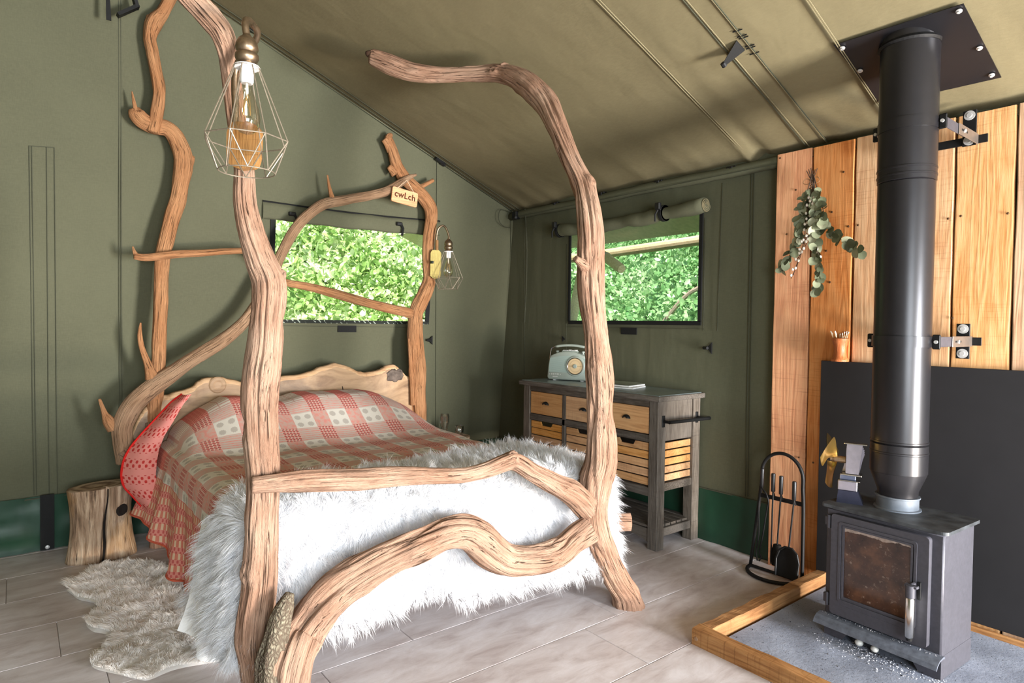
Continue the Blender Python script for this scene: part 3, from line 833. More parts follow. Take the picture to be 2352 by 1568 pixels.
# ash lip: rolled shelf
prof = [(.014, .098)] + [(.0, .100), (-.030, .094), (-.050, .080), (-.058, .064), (-.054, .062), (-.046, .076), (-.028, .088), (.0, .092), (.014, .090)]
S().prism([(p[0], p[1]) for p in prof], (-.238, 0, 0), (0, 1, 0), (0, 0, 1), (1, 0, 0), .476).build('ash_lip', simple('ash_dusted_steel', C(92, 96, 106), .6, .2, .4, .3, 40), ST)
# door: outer slab with opening, two raised borders
def ring(mb, x0, x1, z0, z1, wd, ya, yb_, r=.012, seg=4):
    """rounded rectangular ring between offsets 0 and wd"""
    def loop(d):
        rr = max(r - d * .5, .004)
        return rc(x0 + d + rr, z0 + d + rr, rr, PI, 1.5 * PI, seg) + rc(x1 - d - rr, z0 + d + rr, rr, 1.5 * PI, 2 * PI, seg) + rc(x1 - d - rr, z1 - d - rr, rr, 0, .5 * PI, seg) + rc(x0 + d + rr, z1 - d - rr, rr, .5 * PI, PI, seg)
    A, B = loop(0), loop(wd); n_ = len(A)
    V = [(p[0], yb_, p[1]) for p in A] + [(p[0], ya, p[1]) for p in A] + [(p[0], ya, p[1]) for p in B] + [(p[0], yb_, p[1]) for p in B]
    F = []
    for q_ in range(3):
        for i in range(n_): F.append((q_ * n_ + i, q_ * n_ + (i + 1) % n_, (q_ + 1) * n_ + (i + 1) % n_, (q_ + 1) * n_ + i))
    return mb.add(V, F)
dx0, dx1, dz0, dz1 = -.190, .186, .112, .540
door = MB(); ring(door, dx0, dx1, dz0, dz1, .048, -.016, .014, .014)
D = door.build('door', M_STEEL, ST, auto=40)
mb = MB(); ring(mb, dx0 + .034, dx1 - .040, dz0 + .062, dz1 - .026, .010, -.021, -.010, .012)
mb.build('raised_border', M_STEEL, D, auto=40)
mb = MB(); ring(mb, dx0 + .048, dx1 - .054, dz0 + .078, dz1 - .040, .008, -.018, -.010, .006)
mb.build('raised_border', M_STEEL, D, auto=40)
S().box((dx0 + .030, -.010, dz0 + .036), (dx1 - .030, -.006, dz0 + .066)).build('sill', M_STEEL, D)
S().box((dx0 + .04, -.0155, dz0 + .03), (dx1 - .04, .010, dz0 + .078)).build('lower_rail', M_STEEL, D)
k = NT('smoked_fire_glass')
v = k.coord('Object')
xyz = k.n('SeparateXYZ', None, Vector=k.n('TexCoord').outputs['Object'])
soot = k.noise(v, 9, 5, .6)
spk = k.noise(v, 55, 4, .7)
c = k.ramp(soot, [(.3, C(32, 24, 24)), (.5, C(58, 40, 34)), (.68, C(92, 62, 46)), (.8, C(120, 86, 62))])
c = k.mix(k.ramp(spk, [(.60, (0, 0, 0, 1)), (.72, (.5, .5, .5, 1))]), c, C(150, 132, 118))
topm = k.math('GREATER_THAN', k.math('ADD', xyz.outputs['Z'], k.math('MULTIPLY', soot, .05)), .505)
c = k.mix(k.math('MULTIPLY', topm, k.math('MULTIPLY', spk, 1.2)), c, C(170, 152, 140))
M_GLASSF = k.bsdf(c, .12, 0, .6)
S().box((dx0 + .055, -.012, dz0 + .085), (dx1 - .061, -.006, dz1 - .047)).build('glass', M_GLASSF, D)
for z in (.500, .165):
    S().tube([(-.205, -.004, z - .028), (-.205, -.004, z + .028)], .009, 10).build('hinge', M_STEEL, ST)
    S().box((-.226, -.003, z - .020), (-.196, .010, z + .020), .003).build('hinge', M_STEEL, ST)
# latch with its round chromed grip
S().box((.150, -.020, .292), (.163, -.010, .362), .002).build('latch_slot', M_IRON, ST)
hd = S().tube([(.140, -.018, .350), (.140, -.050, .350)], .007, 8); hd.box((.120, -.060, .343), (.166, -.040, .354), .002); hd.tube([(.140, -.052, .352), (.140, -.052, .305)], .017, 14)
H = hd.build('door_handle', M_STEEL, ST, auto=40)
S().lathe([(.0, .150), (.013, .150), (.0165, .156), (.0165, .298), (.013, .304), (0, .304)], (.140, -.052, 0), 20).build('grip', M_CHROME, D, auto=40)
S().lathe([(0, .138), (.010, .138), (.012, .150), (0, .150)], (.140, -.052, 0), 14).build('grip_cap', M_IRON, D)

# ash crumbs and the two pale pebbles under the lip
rngA = np.random.default_rng(3)
V = []; F = []
def crumb(c, s):
    b = len(V); d = rngA.normal(size=(4, 3)); d /= np.linalg.norm(d, axis=1)[:, None]
    for q_ in d: V.append(tuple(c + q_ * s * rngA.uniform(.5, 1)))
    F.extend([(b, b + 1, b + 2), (b, b + 2, b + 3), (b, b + 3, b + 1), (b + 1, b + 3, b + 2)])
def st2w(x, y, z):
    a = math.radians(-93.4); return np.array([2.742 + x * math.cos(a) - y * math.sin(a), 1.062 + x * math.sin(a) + y * math.cos(a), .02 + z])
for i in range(420): crumb(st2w(rngA.normal(0, .11), rngA.normal(-.035, .035), .001), rngA.uniform(.002, .005))
for i in range(160): crumb(st2w(rngA.uniform(-.23, .23), -.004 + rngA.normal(0, .006), .099), rngA.uniform(.0015, .004))
for i in range(60): crumb(st2w(.22 + rngA.normal(0, .02), rngA.normal(0, .02), .001), rngA.uniform(.002, .005))
o = raw('ash_crumbs', V, F, simple('pale_ash', C(196, 196, 200), .9, 0, .1, .4, 120), None, kind='stuff'); note(o, 'pale ash crumbs scattered along the stove lip and hearth', 'ash')
V = []; F = []
for i in range(260):
    c = np.array([rngA.uniform(2.33, 2.85), rngA.uniform(.5, 1.5), .0205]); crumb(c, rngA.uniform(.0015, .0035) * (2 if i % 9 == 0 else 1))
for i in range(120): crumb(st2w(rngA.normal(-.0, .08), rngA.normal(0, .02), .002), rngA.uniform(.003, .006))
o = raw('charcoal_crumbs', V, F, simple('charcoal', C(24, 22, 22), .9, 0, .1), None, kind='stuff'); note(o, 'tiny black charcoal crumbs scattered over the hearth', 'charcoal')
M_PEB = simple('pearly_pebble', C(214, 212, 206), .25, 0, .5, .06, 20)
for lab, (px, py), s_ in (('rounded white pebble on the hearth under the stove lip, nearer its middle', (1973, 1476), .015), ('rounded white pebble on the hearth under the stove lip, nearer the door handle', (2009, 1491), .014)):
    p = fl(px, py, .032)
    bm = bmesh.new(); bmesh.ops.create_icosphere(bm, subdivisions=3, radius=s_)
    V = [np.array(v.co) * np.array([1, 1.1, .92]) * (1 + .05 * float(vnoise(v.co.x * 90, v.co.y * 90 + v.co.z * 50, 71))) + np.array([p[0], p[1], .0335]) for v in bm.verts]; F = [[v.index for v in f.verts] for f in bm.faces]; bm.free()
    o = raw('pebble', V, F, M_PEB, None, True); note(o, lab, 'pebble', 'white pebbles under the stove')

# ---- flue pipe
FX, FY = 2.930, 1.070
fr_ = .1065
zc = zroof(FX)
FP = thing('flue_pipe', 'tall black steel flue pipe rising from the stove through the roof', 'flue', (FX, FY, .592))
S().lathe([(.088, .592), (.088, .598), (.079, .600), (.079, .642), (.084, .644), (.084, .650), (.070, .650)], (FX, FY, 0), 48).build('collar', simple('collar_grey', C(92, 98, 106), .6, .2), FP, auto=35)
S().lathe([(.074, .648), (.076, .672), (.105, .748), (.105, .752)], (FX, FY, 0), 56).build('reducer_cone', M_FLUE, FP, auto=35)
def pipe(z0, z1, r0=fr_, ribs=()):
    pr = [(r0 - .004, z0), (r0, z0 + .003)]
    for z in ribs: pr += [(r0, z - .005), (r0 + .0022, z - .003), (r0 + .0022, z + .003), (r0, z + .005)]
    pr += [(r0, z1 - .003), (r0 - .004, z1)]
    return S().lathe(pr, (FX, FY, 0), 72).build('pipe_section', M_FLUE, FP, auto=35)
pipe(.748, .872, fr_, (.836,))
pipe(.872, 1.960, fr_ - .001, (.880,))
pipe(1.960, 2.70, fr_ + .0015, (1.985, 2.013))
def clamp_(z, zc_plate, top=False):
    c0 = S().lathe([(fr_ + .0005, z - .022), (fr_ + .0042, z - .022), (fr_ + .0042, z + .022), (fr_ + .0005, z + .022)], (FX, FY, 0), 64)
    return c0.build('clamp_band', M_FLUE, FP, auto=35)
for zz, zp in ((1.300, 1.300), (2.190, 2.262)):
    clamp_(zz, zp)
    for sy in (-1, 1):
        yb0 = FY + sy * (fr_ + .003)
        b_ = S().box((FX + .005, min(yb0, yb0 + sy * .030), zz - .030), (FX + .012, max(yb0, yb0 + sy * .030), zz + .030), .004)
        E = b_.build('clamp_ear', M_IRON, FP)
        S().lathe([(0, -.012), (.007, -.012), (.007, -.004), (.0, -.004)], (FX + .006, yb0 + sy * .016, zz), 8, (1, 0, 0)).build('bolt', M_BOLT, E)
    # telescopic arm back to the wall bracket
    BR = thing('flue_bracket', ('upper' if zz > 2 else 'lower') + ' telescopic steel bracket tying the flue pipe to the boarded wall', 'bracket', (3.34, .97, zp))
    y0 = FY - fr_ - .022
    for sy, yy in ((-1, y0), (1, FY + fr_ + .012)):
        S().box((FX + .012, yy - .003, zz - .021), (FX + .24, yy + .003, zz + .021), .0015).build('arm_inner', M_STEEL, BR)
        a_ = S().box((FX + .16, yy - .0075, zz - .023), (3.335, yy - .0035, zz + .023), .0015).build('arm_outer', simple('bracket_grey', C(118, 108, 100), .4, .6), BR)
        S().box((FX + .19, yy - .0085, zz - .004), (FX + .26, yy - .007, zz + .004)).build('slot', M_IRON, a_)
        S().lathe([(0, 0), (.008, 0), (.008, .006), (0, .008)], (FX + .22, yy - .0075, zz), 8, (0, -1, 0)).build('bolt', M_BOLT, a_)
    S().box((3.330, .90, zz - .018), (3.336, FY + fr_ + .03, zz + .018), .001).build('cross_plate', M_IRON, BR)
    pz = 1.300 if zz < 2 else 2.245
    pl_ = S().box((3.326, .942, pz - .078), (3.334, .994, pz + .078), .0015).build('wall_plate', M_IRON, BR)
    for dz in (-.055, .055):
        S().lathe([(0, .008), (.010, .008), (.010, .004), (.021, .0035), (.021, 0), (0, 0)][::-1], (3.326, .968, pz + dz), 20, (-1, 0, 0)).build('bolt', M_BOLT, pl_)

# square flashing plate on the roof round the pipe
q = [Vector(rf(*p, .014)) for p in ((1915, 104), (2213, 9), (2300, 178), (2022, 241))]
t = thing('flue_plate', 'square black metal plate on the sloping roof where the flue pipe goes out', 'plate', tuple((q[0] + q[2]) / 2))
nn = Vector(rn).normalized() * .003
V = q + [v_ - nn for v_ in q]
raw('plate', V, [(0, 1, 2, 3), (7, 6, 5, 4), (0, 4, 5, 1), (1, 5, 6, 2), (2, 6, 7, 3), (3, 7, 4, 0)], M_FLUE, t)
for px, py in ((1935, 110), (2203, 25), (2250, 110), (2278, 172), (1976, 162), (2024, 232)):
    p = Vector(rf(px, py, .018))
    S().lathe([(0, .009), (.006, .009), (.006, .004), (.011, .003), (.011, 0), (0, 0)][::-1], p, 14, tuple(rn)).build('bolt', M_BOLT, t)
S().lathe([(fr_ + .004, -.02), (fr_ + .012, -.012), (fr_ + .004, .0)], (FX, FY, zc - .0), 40).build('seal_ring', M_IRON, t)

# ---- stove fan
fp = st2w(-.178, .098, .573)
M_FANG = simple('brushed_aluminium', C(176, 172, 186), .3, .9, .5, .08, 60)
FN = thing('stove_fan', 'small heat powered stove fan with brass blades standing on the stove top', 'fan', tuple(fp), math.radians(-72))
FN.scale = (1.12, 1.12, 1.12)
# frame: x across (viewer's right), y back
L = lambda pts, th, o_=(0, 0, 0): None
S().prism([(-.040, 0), (.050, 0), (.032, .048), (-.034, .048)], (0, .024, 0), (1, 0, 0), (0, 0, 1), (0, -1, 0), .048).build('base', simple('dark_anodised', C(64, 66, 84), .35, .8), FN)
S().box((-.037, -.018, .048), (.030, .016, .085), .002).build('heat_block', M_FANG, FN)
S().box((-.034, -.028, .086), (.040, .020, .089), .001).build('spring_clip', M_CHROME, FN)
S().box((-.032, -.014, .089), (.024, .012, .108), .002).build('module', simple('blue_steel', C(96, 104, 128), .35, .7), FN)
S().box((-.028, -.030, .109), (.046, .024, .114), .001).build('cold_plate', M_CHROME, FN)
fins = MB()
fins.prism([(-.026, .116), (.030, .116), (.050, .190), (-.010, .190)], (0, .022, 0), (1, 0, 0), (0, 0, 1), (0, -1, 0), .003)
fins.build('fin', M_FANG, FN)
for i_, (yy, sh, zz) in enumerate(((.014, .000, .200), (.004, .000, .210), (-.008, .002, .220), (-.02, .004, .230))):
    S().prism([(-.014 + sh, .116), (.034, .116), (.050 - sh, zz), (-.012 + sh, zz)], (0, yy, 0), (1, 0, 0), (0, 0, 1), (0, -1, 0), .003).build('fin', M_FANG, FN)
S().box((-.018, -.026, .230), (.062, .014, .234), .001).build('top_fin', M_CHROME, FN)
S().tube([(-.012, -.004, .165), (-.052, -.004, .165)], .013, 14).build('motor', M_BRASS, FN)
bl = S().lathe([(.0, 0), (.010, 0), (.010, .016), (0, .018)], (-.050, -.004, .165), 14, (-1, 0, 0))
FB = bl.build('fan_hub', M_BRASS, FN)
M_GOLD = simple('brass_gilt', C(196, 158, 84), .28, .95, .5, .05, 20)
for b_i in range(3):
    a0 = 2 * PI * b_i / 3 + .5
    V = []; F = []
    for i in range(9):
        rr_ = .012 + .102 * i / 8
        for j in range(7):
            a = a0 + (j - 3) / 3 * (.86 * math.sin(PI * (.14 + .76 * i / 8)) ** .7 )
            tw = (j - 3) / 3 * .018 + .010 * (rr_ / .1)
            V.append((-.058 - tw, -.004 + rr_ * math.cos(a), .165 + rr_ * math.sin(a)))
    n_ = len(V); V += [(v_[0] - .0012, v_[1], v_[2]) for v_ in V]
    for i in range(8):
        for j in range(6):
            a_ = i * 7 + j; F.append((a_, a_ + 1, a_ + 8, a_ + 7)); F.append((n_ + a_ + 7, n_ + a_ + 8, n_ + a_ + 1, n_ + a_))
    raw('fan_blade', V, F, M_GOLD, FN, True)

# ---- match pot on the shield's top edge: turned wooden pot and the match sticks in it
mpz = 1.181
mc = np.array([3.325, 1.500])
M_TURN = m_plank('turned_mahogany', C(170, 92, 46), C(112, 52, 24), C(198, 122, 68), 'Z', 3, False, .35)
o = S().lathe([(0, 0), (.040, 0), (.042, .006), (.040, .014), (.033, .020), (.031, .030), (.029, .050), (.030, .075), (.036, .100), (.041, .112), (.041, .118), (.036, .120), (.030, .095), (.026, .05), (.0, .045)], (mc[0], mc[1], mpz), 28).build('match_pot', M_TURN, auto=50)
note(o, 'turned red-brown wooden pot of matches on top of the heat shield', 'pot')
rm = random.Random(2)
M_MATCH = simple('match_wood', C(226, 204, 172), .7); M_MHEAD = simple('match_head', C(240, 236, 228), .7)
for i in range(22):
    a = rm.uniform(0, 2 * PI); r0 = .022 * math.sqrt(rm.random()); le = .105 + rm.uniform(-.008, .008)
    b0 = Vector((mc[0] + r0 * .6 * math.cos(a), mc[1] + r0 * .6 * math.sin(a), mpz + .048))
    d = Vector((math.cos(a) * (.12 + r0 * 9), math.sin(a) * (.12 + r0 * 9), 1)).normalized()
    t = thing('match_stick', 'pale wooden match standing in the turned pot', 'match', tuple(b0), group='matches in the turned pot')
    S().tube([b0, b0 + d * le], .0014, 4).build('stick', M_MATCH, t)
    S().tube([b0 + d * (le - .008), b0 + d * (le - .003), b0 + d * (le + .001)], [.0017, .0026, .0015], 5).build('tip', M_MHEAD, t)

# ---- fireside tool stand and tools
TS = thing('fire_tool_stand', 'black iron arched stand for fire tools with a looped base', 'stand', (3.25, 1.78, 0))
ax_ = 3.255
arch = [(ax_ - .012, 1.925, .012), (ax_ - .006, 1.905, .20), (ax_, 1.885, .40), (ax_, 1.875, .50)]
arch += [(ax_, 1.758 + .117 * math.cos(a), .545 + .125 * math.sin(a)) for a in np.linspace(.0, PI, 14)]
arch += [(ax_, 1.641, .50), (ax_, 1.636, .40), (ax_ - .004, 1.632, .20), (ax_ - .008, 1.630, .012)]
S().tube(smoothpath(arch, 4), .0095, 10).build('arch', M_IRON, TS, smooth=True)
S().box((ax_ - .006, 1.640, .408), (ax_ + .006, 1.885, .430), .002).build('hook_bar', M_IRON, TS)
base = [(ax_ - .010, 1.925, .012)] + [(ax_ - .010 - .135 * math.sin(a), 1.778 + .147 * math.cos(a), .012) for a in np.linspace(.25, PI - .25, 16)] + [(ax_ - .010, 1.630, .012)]
V = []
S().tube(smoothpath(base, 3), .010, 8).build('base_loop', M_IRON, TS, smooth=True)
S().tube([(ax_ - .010, 1.925, .012), (ax_ - .010, 1.630, .012)], .009, 8).build('base_bar', M_IRON, TS)
def tool(name, lab, y, ztop, end):
    x = ax_ - .030
    t = thing(name, lab, 'fire tool', (x, y, end))
    S().lathe([(0, 0), (.009, .0), (.011, .006), (.011, .096), (.009, .100), (0, .100)], (x, y, ztop - .100), 14).build('handle', M_BLKPL, t, auto=50)
    S().tube([(x, y, ztop - .1), (x + .012, y, ztop - .115), (x + .018, y, ztop - .13)], .004, 6).build('hanger', M_IRON, t)
    return t, x
t, x = tool('fire_tongs', 'black fire tongs, the tool hanging nearest the green canvas', 1.855, .575, .06)
S().tube(smoothpath([(x, 1.855, .475), (x, 1.850, .462), (x - .006, 1.825, .44), (x - .006, 1.812, .40), (x, 1.822, .36), (x, 1.845, .2), (x, 1.862, .11), (x, 1.85, .085), (x - .008, 1.858, .06)], 5), .0042, 7).build('jaw', M_IRON, t, smooth=True)
S().tube(smoothpath([(x, 1.856, .475), (x, 1.866, .44), (x, 1.872, .36), (x, 1.868, .2), (x, 1.880, .11), (x - .008, 1.868, .06)], 5), .0042, 7).build('jaw', M_IRON, t, smooth=True)
t, x = tool('fire_poker', 'thin straight black poker, second tool from the green canvas', 1.790, .560, .06)
S().tube([(x, 1.79, .462), (x, 1.794, .09), (x, 1.796, .06)], [.0045, .0045, .001], 8).build('shaft', M_IRON, t)
t, x = tool('fire_brush', 'black hearth brush with round bristle head, third tool on the stand', 1.745, .555, .04)
S().tube([(x, 1.745, .457), (x + .014, 1.767, .17)], .0045, 8).build('shaft', M_IRON, t)
S().lathe([(0, .06), (.028, .062), (.030, .08), (.026, .150), (.020, .172), (0, .176)], (x + .016, 1.768, 0), 18).build('bristle_head', simple('bristles', C(30, 28, 26), .95, 0, .1, .5, 300, .6), t)
t, x = tool('fire_shovel', 'black ash shovel with a broad rounded pan, last tool beside the stove', 1.672, .540, .03)
S().tube([(x, 1.672, .44), (x - .016, 1.685, .19)], .0045, 8).build('shaft', M_IRON, t)
pan_o = [(-.058, 0), (.058, 0), (.062, .09), (.048, .135), (.020, .158), (-.020, .158), (-.048, .135), (-.062, .09)]
S().prism(pan_o, (x - .036, 1.685, .030), (0, 1, 0), (.14, 0, .99), (1, 0, 0), .003).build('pan', M_IRON, t)
rim = [(x - .036 + p[1] * .14 - .008, 1.685 + p[0], .030 + p[1] * .99) for p in pan_o[1:] + pan_o[:1]]
S().tube(rim, .006, 6).build('pan_rim', M_IRON, t)
# ================================================================== the driftwood bed
def yfoot(x): return 2.25 - 0.147 * (x - 0.69)            # line of the two foot posts
FNn, FP0 = (0.147, 1.0, 0.0), (0.69, 2.25, 0.0)
def foot(px, py, off=0.0):
    return onp(px, py, (0.69, 2.25 - off, 0), FNn)
YH = 4.25
def head(px, py, off=0.0): return at(px, py, 1, YH - off)

def limb(name, parent, rows, plane, mat, seed=0, ns=30, step=0.012, rough=1.0, groove=1.0, off=0.0, squeeze=None, flat=(True, True), label=None, knots=(), lumps=0.10):
    """a weathered branch swept through (px, py, width px[, extra offset towards the viewer]) rows lying on a bed plane"""
    pts = []
    for r in rows:
        o_ = off + (r[3] if len(r) > 3 else 0.0)
        p = plane(r[0], r[1], o_)
        # widths were read off the picture: undo the stretch away from its middle
        ang = math.atan(abs(r[0] - IW / 2) / FPX)
        pts.append(list(p) + [0.5 * r[2] / FPX * depth(p) / (1 + 0.35 * (1 / math.cos(ang) - 1))])
    return limb3(name, parent, pts, mat, seed, ns, step, rough, groove, flat, label, knots, lumps)

def limb3(name, parent, pts, mat, seed=0, ns=30, step=0.012, rough=1.0, groove=1.0, flat=(True, True), label=None, knots=(), lumps=0.10):
    P = smoothpath(pts, 10)
    seg = np.linalg.norm(np.diff(P[:, :3], axis=0), axis=1)
    s = np.concatenate([[0], np.cumsum(seg)])
    n = max(6, int(s[-1] / step))
    si = np.linspace(0, s[-1], n)
    Q = np.stack([np.interp(si, s, P[:, k_]) for k_ in range(4)], 1)
    c, R = Q[:, :3], Q[:, 3]
    T = np.gradient(c, axis=0); T /= np.linalg.norm(T, axis=1)[:, None]
    N = np.zeros_like(T)
    up = np.array([0, -1.0, 0.15])
    if abs(T[0] @ up) > 0.9: up = np.array([0, 0, 1.0])
    nv = up - T[0] * (T[0] @ up)
    for i in range(n):
        nv = nv - T[i] * (T[i] @ nv); nv /= np.linalg.norm(nv); N[i] = nv
    B = np.cross(T, N)
    th = np.arange(ns) * 2 * PI / ns
    TH, SI = np.meshgrid(th, si, indexing='xy')                # n x ns
    a = TH / (2 * PI)
    sd = seed * 13 % 200
    d = lumps * vnoise(a * 3, SI * 6 + sd, 100 + seed, 3) + 0.05 * rough * vnoise(a * 7 + .3 * 7, SI * 14 + sd, 101 + seed, 7)
    # grooves that run with the grain and wander a little
    wob = 0.35 * vnoise(SI * 2.5, SI * 0 + sd, 102 + seed)
    gv = vnoise((a * 11 + wob) % 11, SI * 1.6 + sd, 103 + seed, 11)
    gv2 = vnoise((a * 19 + wob * 2) % 19, SI * 3.0 + sd, 104 + seed, 19)
    d = d - 0.20 * groove * np.clip(1 - np.abs(gv) * 5, 0, 1) - 0.11 * groove * np.clip(1 - np.abs(gv2) * 4, 0, 1) + 0.05 * groove * gv
    for (ks, kt, kr, kh) in knots:                              # along (m), angle, size (m), height
        da = np.angle(np.exp(1j * (TH - kt))) * R[:, None]
        rr = np.sqrt(da ** 2 + (SI - ks) ** 2) / kr
        d = d + kh * np.exp(-rr ** 2) - kh * 0.8 * np.exp(-(rr * 3.0) ** 2)
    rad = R[:, None] * (1 + d)
    V = c[:, None, :] + rad[..., None] * (np.cos(TH)[..., None] * N[:, None, :] + np.sin(TH)[..., None] * B[:, None, :])
    gc = np.stack([rad * np.cos(TH), rad * np.sin(TH), SI + sd * 0.37], -1)
    V = V.reshape(-1, 3); gc = gc.reshape(-1, 3)
    i_ = np.arange(n - 1)[:, None] * ns; k_ = np.arange(ns)[None, :]
    F = np.stack([i_ + k_, i_ + (k_ + 1) % ns, i_ + ns + (k_ + 1) % ns, i_ + ns + k_], -1).reshape(-1, 4)
    # domed / broken end caps made of quads with a collapsed middle
    FL = [tuple(f) for f in F]
    for e, base in ((0, 0), (1, (n - 1) * ns)):
        idx = len(V)
        cc_ = c[0] if e == 0 else c[-1]; tt = -T[0] if e == 0 else T[-1]; r0 = R[0] if e == 0 else R[-1]
        m_ = 0.6
        ringV = cc_ + (V[base:base + ns] - cc_) * m_ + tt * r0 * (0.10 if flat[e] else 0.45)
        V = np.vstack([V, ringV, cc_ + tt * r0 * (0.12 if flat[e] else 0.6)])
        gr = gc[base:base + ns] * np.array([m_, m_, 1]) ; gcen = gc[base:base + ns].mean(0)
        gc = np.vstack([gc, gr, gcen])
        for q_ in range(ns):
            a_, b_ = base + q_, base + (q_ + 1) % ns; c_, d_ = idx + q_, idx + (q_ + 1) % ns
            if e == 0: FL += [(b_, a_, c_, d_), (d_, c_, idx + ns)]
            else: FL += [(a_, b_, d_, c_), (c_, d_, idx + ns)]
    return raw(name, V, FL, mat, parent, True, None, label, gc)

BED = thing('driftwood_bed', 'four poster bed built of bare twisted driftwood branches', 'bed', (1.5, 3.2, 0))
# --- foot post nearest the viewer, bending over to the upper left at its head
limb('post', BED, [(385, -70, 62, .10), (405, -40, 60, .09), (441, 0, 58, .07), (480, 42, 58, .05), (506, 75, 57, .04), (523, 120, 52, .02), (530, 170, 48), (538, 245, 48), (550, 320, 49), (560, 390, 52), (563, 467, 54), (577, 534, 58), (600, 600, 66), (618, 650, 74), (614, 730, 77), (610, 800, 80), (600, 900, 82), (601, 1000, 79), (605, 1100, 74), (600, 1200, 74), (594, 1330, 80), (580, 1450, 84), (586, 1520, 78), (605, 1645, 66)],
     foot, M_DRIFT, 1, 90, .007, 1.0, 1.0, knots=((2.05, 1.4, .03, .25), (1.35, 0.2, .045, .22), (.85, .4, .04, .12)), label='thick pale post at the foot, bent over at its head')
limb('knot_stub', BED, [(628, 640, 46, .0), (645, 630, 34, .01), (652, 628, 18, .02)], foot, M_DRIFT, 2, 24, .006, 1.5, 1.0)
# --- arched foot post on the far side
limb('post', BED, [(848, 130, 26, -1.19), (858, 133, 36, -1.18), (900, 149, 44, -1.12), (950, 167, 40, -1.06), (1010, 172, 35, -.98), (1080, 170, 35, -.86), (1140, 168, 40, -.74), (1180, 177, 50, -.64), (1222, 204, 55, -.52), (1258, 244, 53, -.40), (1283, 300, 47, -.28), (1309, 365, 47, -.18), (1335, 420, 50, -.10), (1350, 480, 60, -.03), (1357, 540, 63), (1356, 600, 62), (1358, 660, 61), (1366, 740, 56), (1370, 800, 61), (1377, 870, 66), (1379, 940, 63), (1382, 1000, 70), (1380, 1060, 74), (1370, 1105, 82), (1364, 1150, 74), (1366, 1200, 70), (1386, 1260, 64), (1412, 1320, 64), (1438, 1362, 70), (1446, 1402, 80)],
     foot, M_DRIFT, 3, 76, .008, 1.0, 1.0, knots=((1.75, 4.9, .03, .3), (.75, .3, .03, .25), (2.6, .2, .03, .15)), label='tall far post at the foot that arches over into a long pale branch')
limb('broken_tip', BED, [(862, 128, 26, -1.17), (848, 124, 20, -1.18), (842, 122, 12, -1.19)], foot, simple('dark_broken_wood', C(70, 48, 34), .9), 4, 14, .006)
limb('twig_stub', BED, [(1345, 612, 30, .01), (1330, 600, 18, .03), (1322, 594, 15, .035)], foot, M_DRIFT, 5, 18, .006)
limb('twig_stub', BED, [(1162, 158, 30, -.68), (1157, 150, 16, -.68), (1150, 150, 7, -.68)], foot, M_DRIFT, 6, 16, .006)
# --- top rail across the foot, in front of the posts
limb('foot_rail', BED, [(578, 1114, 40), (600, 1112, 41), (650, 1108, 44), (700, 1104, 47), (780, 1101, 50), (855, 1099, 50), (950, 1094, 42), (1052, 1092, 36), (1110, 1081, 37), (1160, 1062, 42), (1182, 1058, 46), (1218, 1080, 46), (1268, 1108, 50), (1315, 1134, 58), (1350, 1168, 62, -.02)],
     lambda px, py, o_: foot(px, py, o_ + .075), M_DRIFT, 7, 60, .008, 1.0, 1.0, label='top rail across the foot with a sawn end')
limb('knot_stub', BED, [(1178, 1058, 38), (1180, 1045, 30), (1184, 1037, 15)], lambda px, py, o_: foot(px, py, o_ + .08), M_DRIFT, 8, 20, .005, 2.2, 1.2)
# --- big curved brace under the foot
limb('foot_brace', BED, [(655, 1660, 112, .05), (660, 1580, 108, .05), (672, 1510, 104, .05), (695, 1455, 108), (738, 1395, 102), (785, 1350, 94), (845, 1310, 86), (920, 1270, 82), (1000, 1234, 78), (1060, 1222, 76), (1098, 1238, 82), (1130, 1264, 78), (1165, 1285, 70), (1210, 1288, 68), (1255, 1282, 66), (1288, 1266, 62), (1318, 1238, 58), (1350, 1215, 60)],
     lambda px, py, o_: foot(px, py, o_ + .085), M_DRIFT, 9, 84, .008, 1.9, 1.2, lumps=.17, label='heavy curved brace under the foot of the bed')
limb('knot_stub', BED, [(1060, 1222, 40), (1070, 1206, 28), (1076, 1199, 14)], lambda px, py, o_: foot(px, py, o_ + .085), M_DRIFT, 10, 20, .006, 2.0, 1.0)
# bark left on the brace beside the near post
k = NT('grey_bark')
gcv = k.coord(attr='gc', scale=(1, 1, .7))
gcd = k.n('VectorMath', dict(operation='ADD'), i0=gcv)
k.t.links.new(k.n('VectorMath', dict(operation='SCALE'), i0=k.n('TexNoise', None, Vector=gcv, Scale=40.0, Detail=3.0).outputs['Color'], Scale=.03).outputs[0], gcd.inputs[1])
vo = k.n('TexVoronoi', dict(feature='DISTANCE_TO_EDGE'), Vector=gcd.outputs[0], Scale=80.0)
ed = k.ramp(vo.outputs['Distance'], [(.0, (0, 0, 0, 1)), (.34, (1, 1, 1, 1))])
nn_ = k.noise(gcv, 30, 4)
c = k.mix(ed, C(92, 78, 66), k.ramp(nn_, [(.3, C(118, 108, 92)), (.55, C(146, 138, 118)), (.75, C(160, 134, 114))]))
M_BARK = k.bsdf(c, .9, 0, .1, k.bump(k.math('ADD', ed, nn_), .6, .008))
limb('bark', BED, [(614, 1660, 84, .05), (620, 1580, 82, .05), (628, 1500, 74, .05), (640, 1440, 60, .045), (655, 1395, 48, .04), (666, 1362, 24, .035)],
     lambda px, py, o_: foot(px, py, o_ + .085), M_BARK, 11, 36, .006, 2.0, 1.5, lumps=.16, label='patch of rough grey bark')
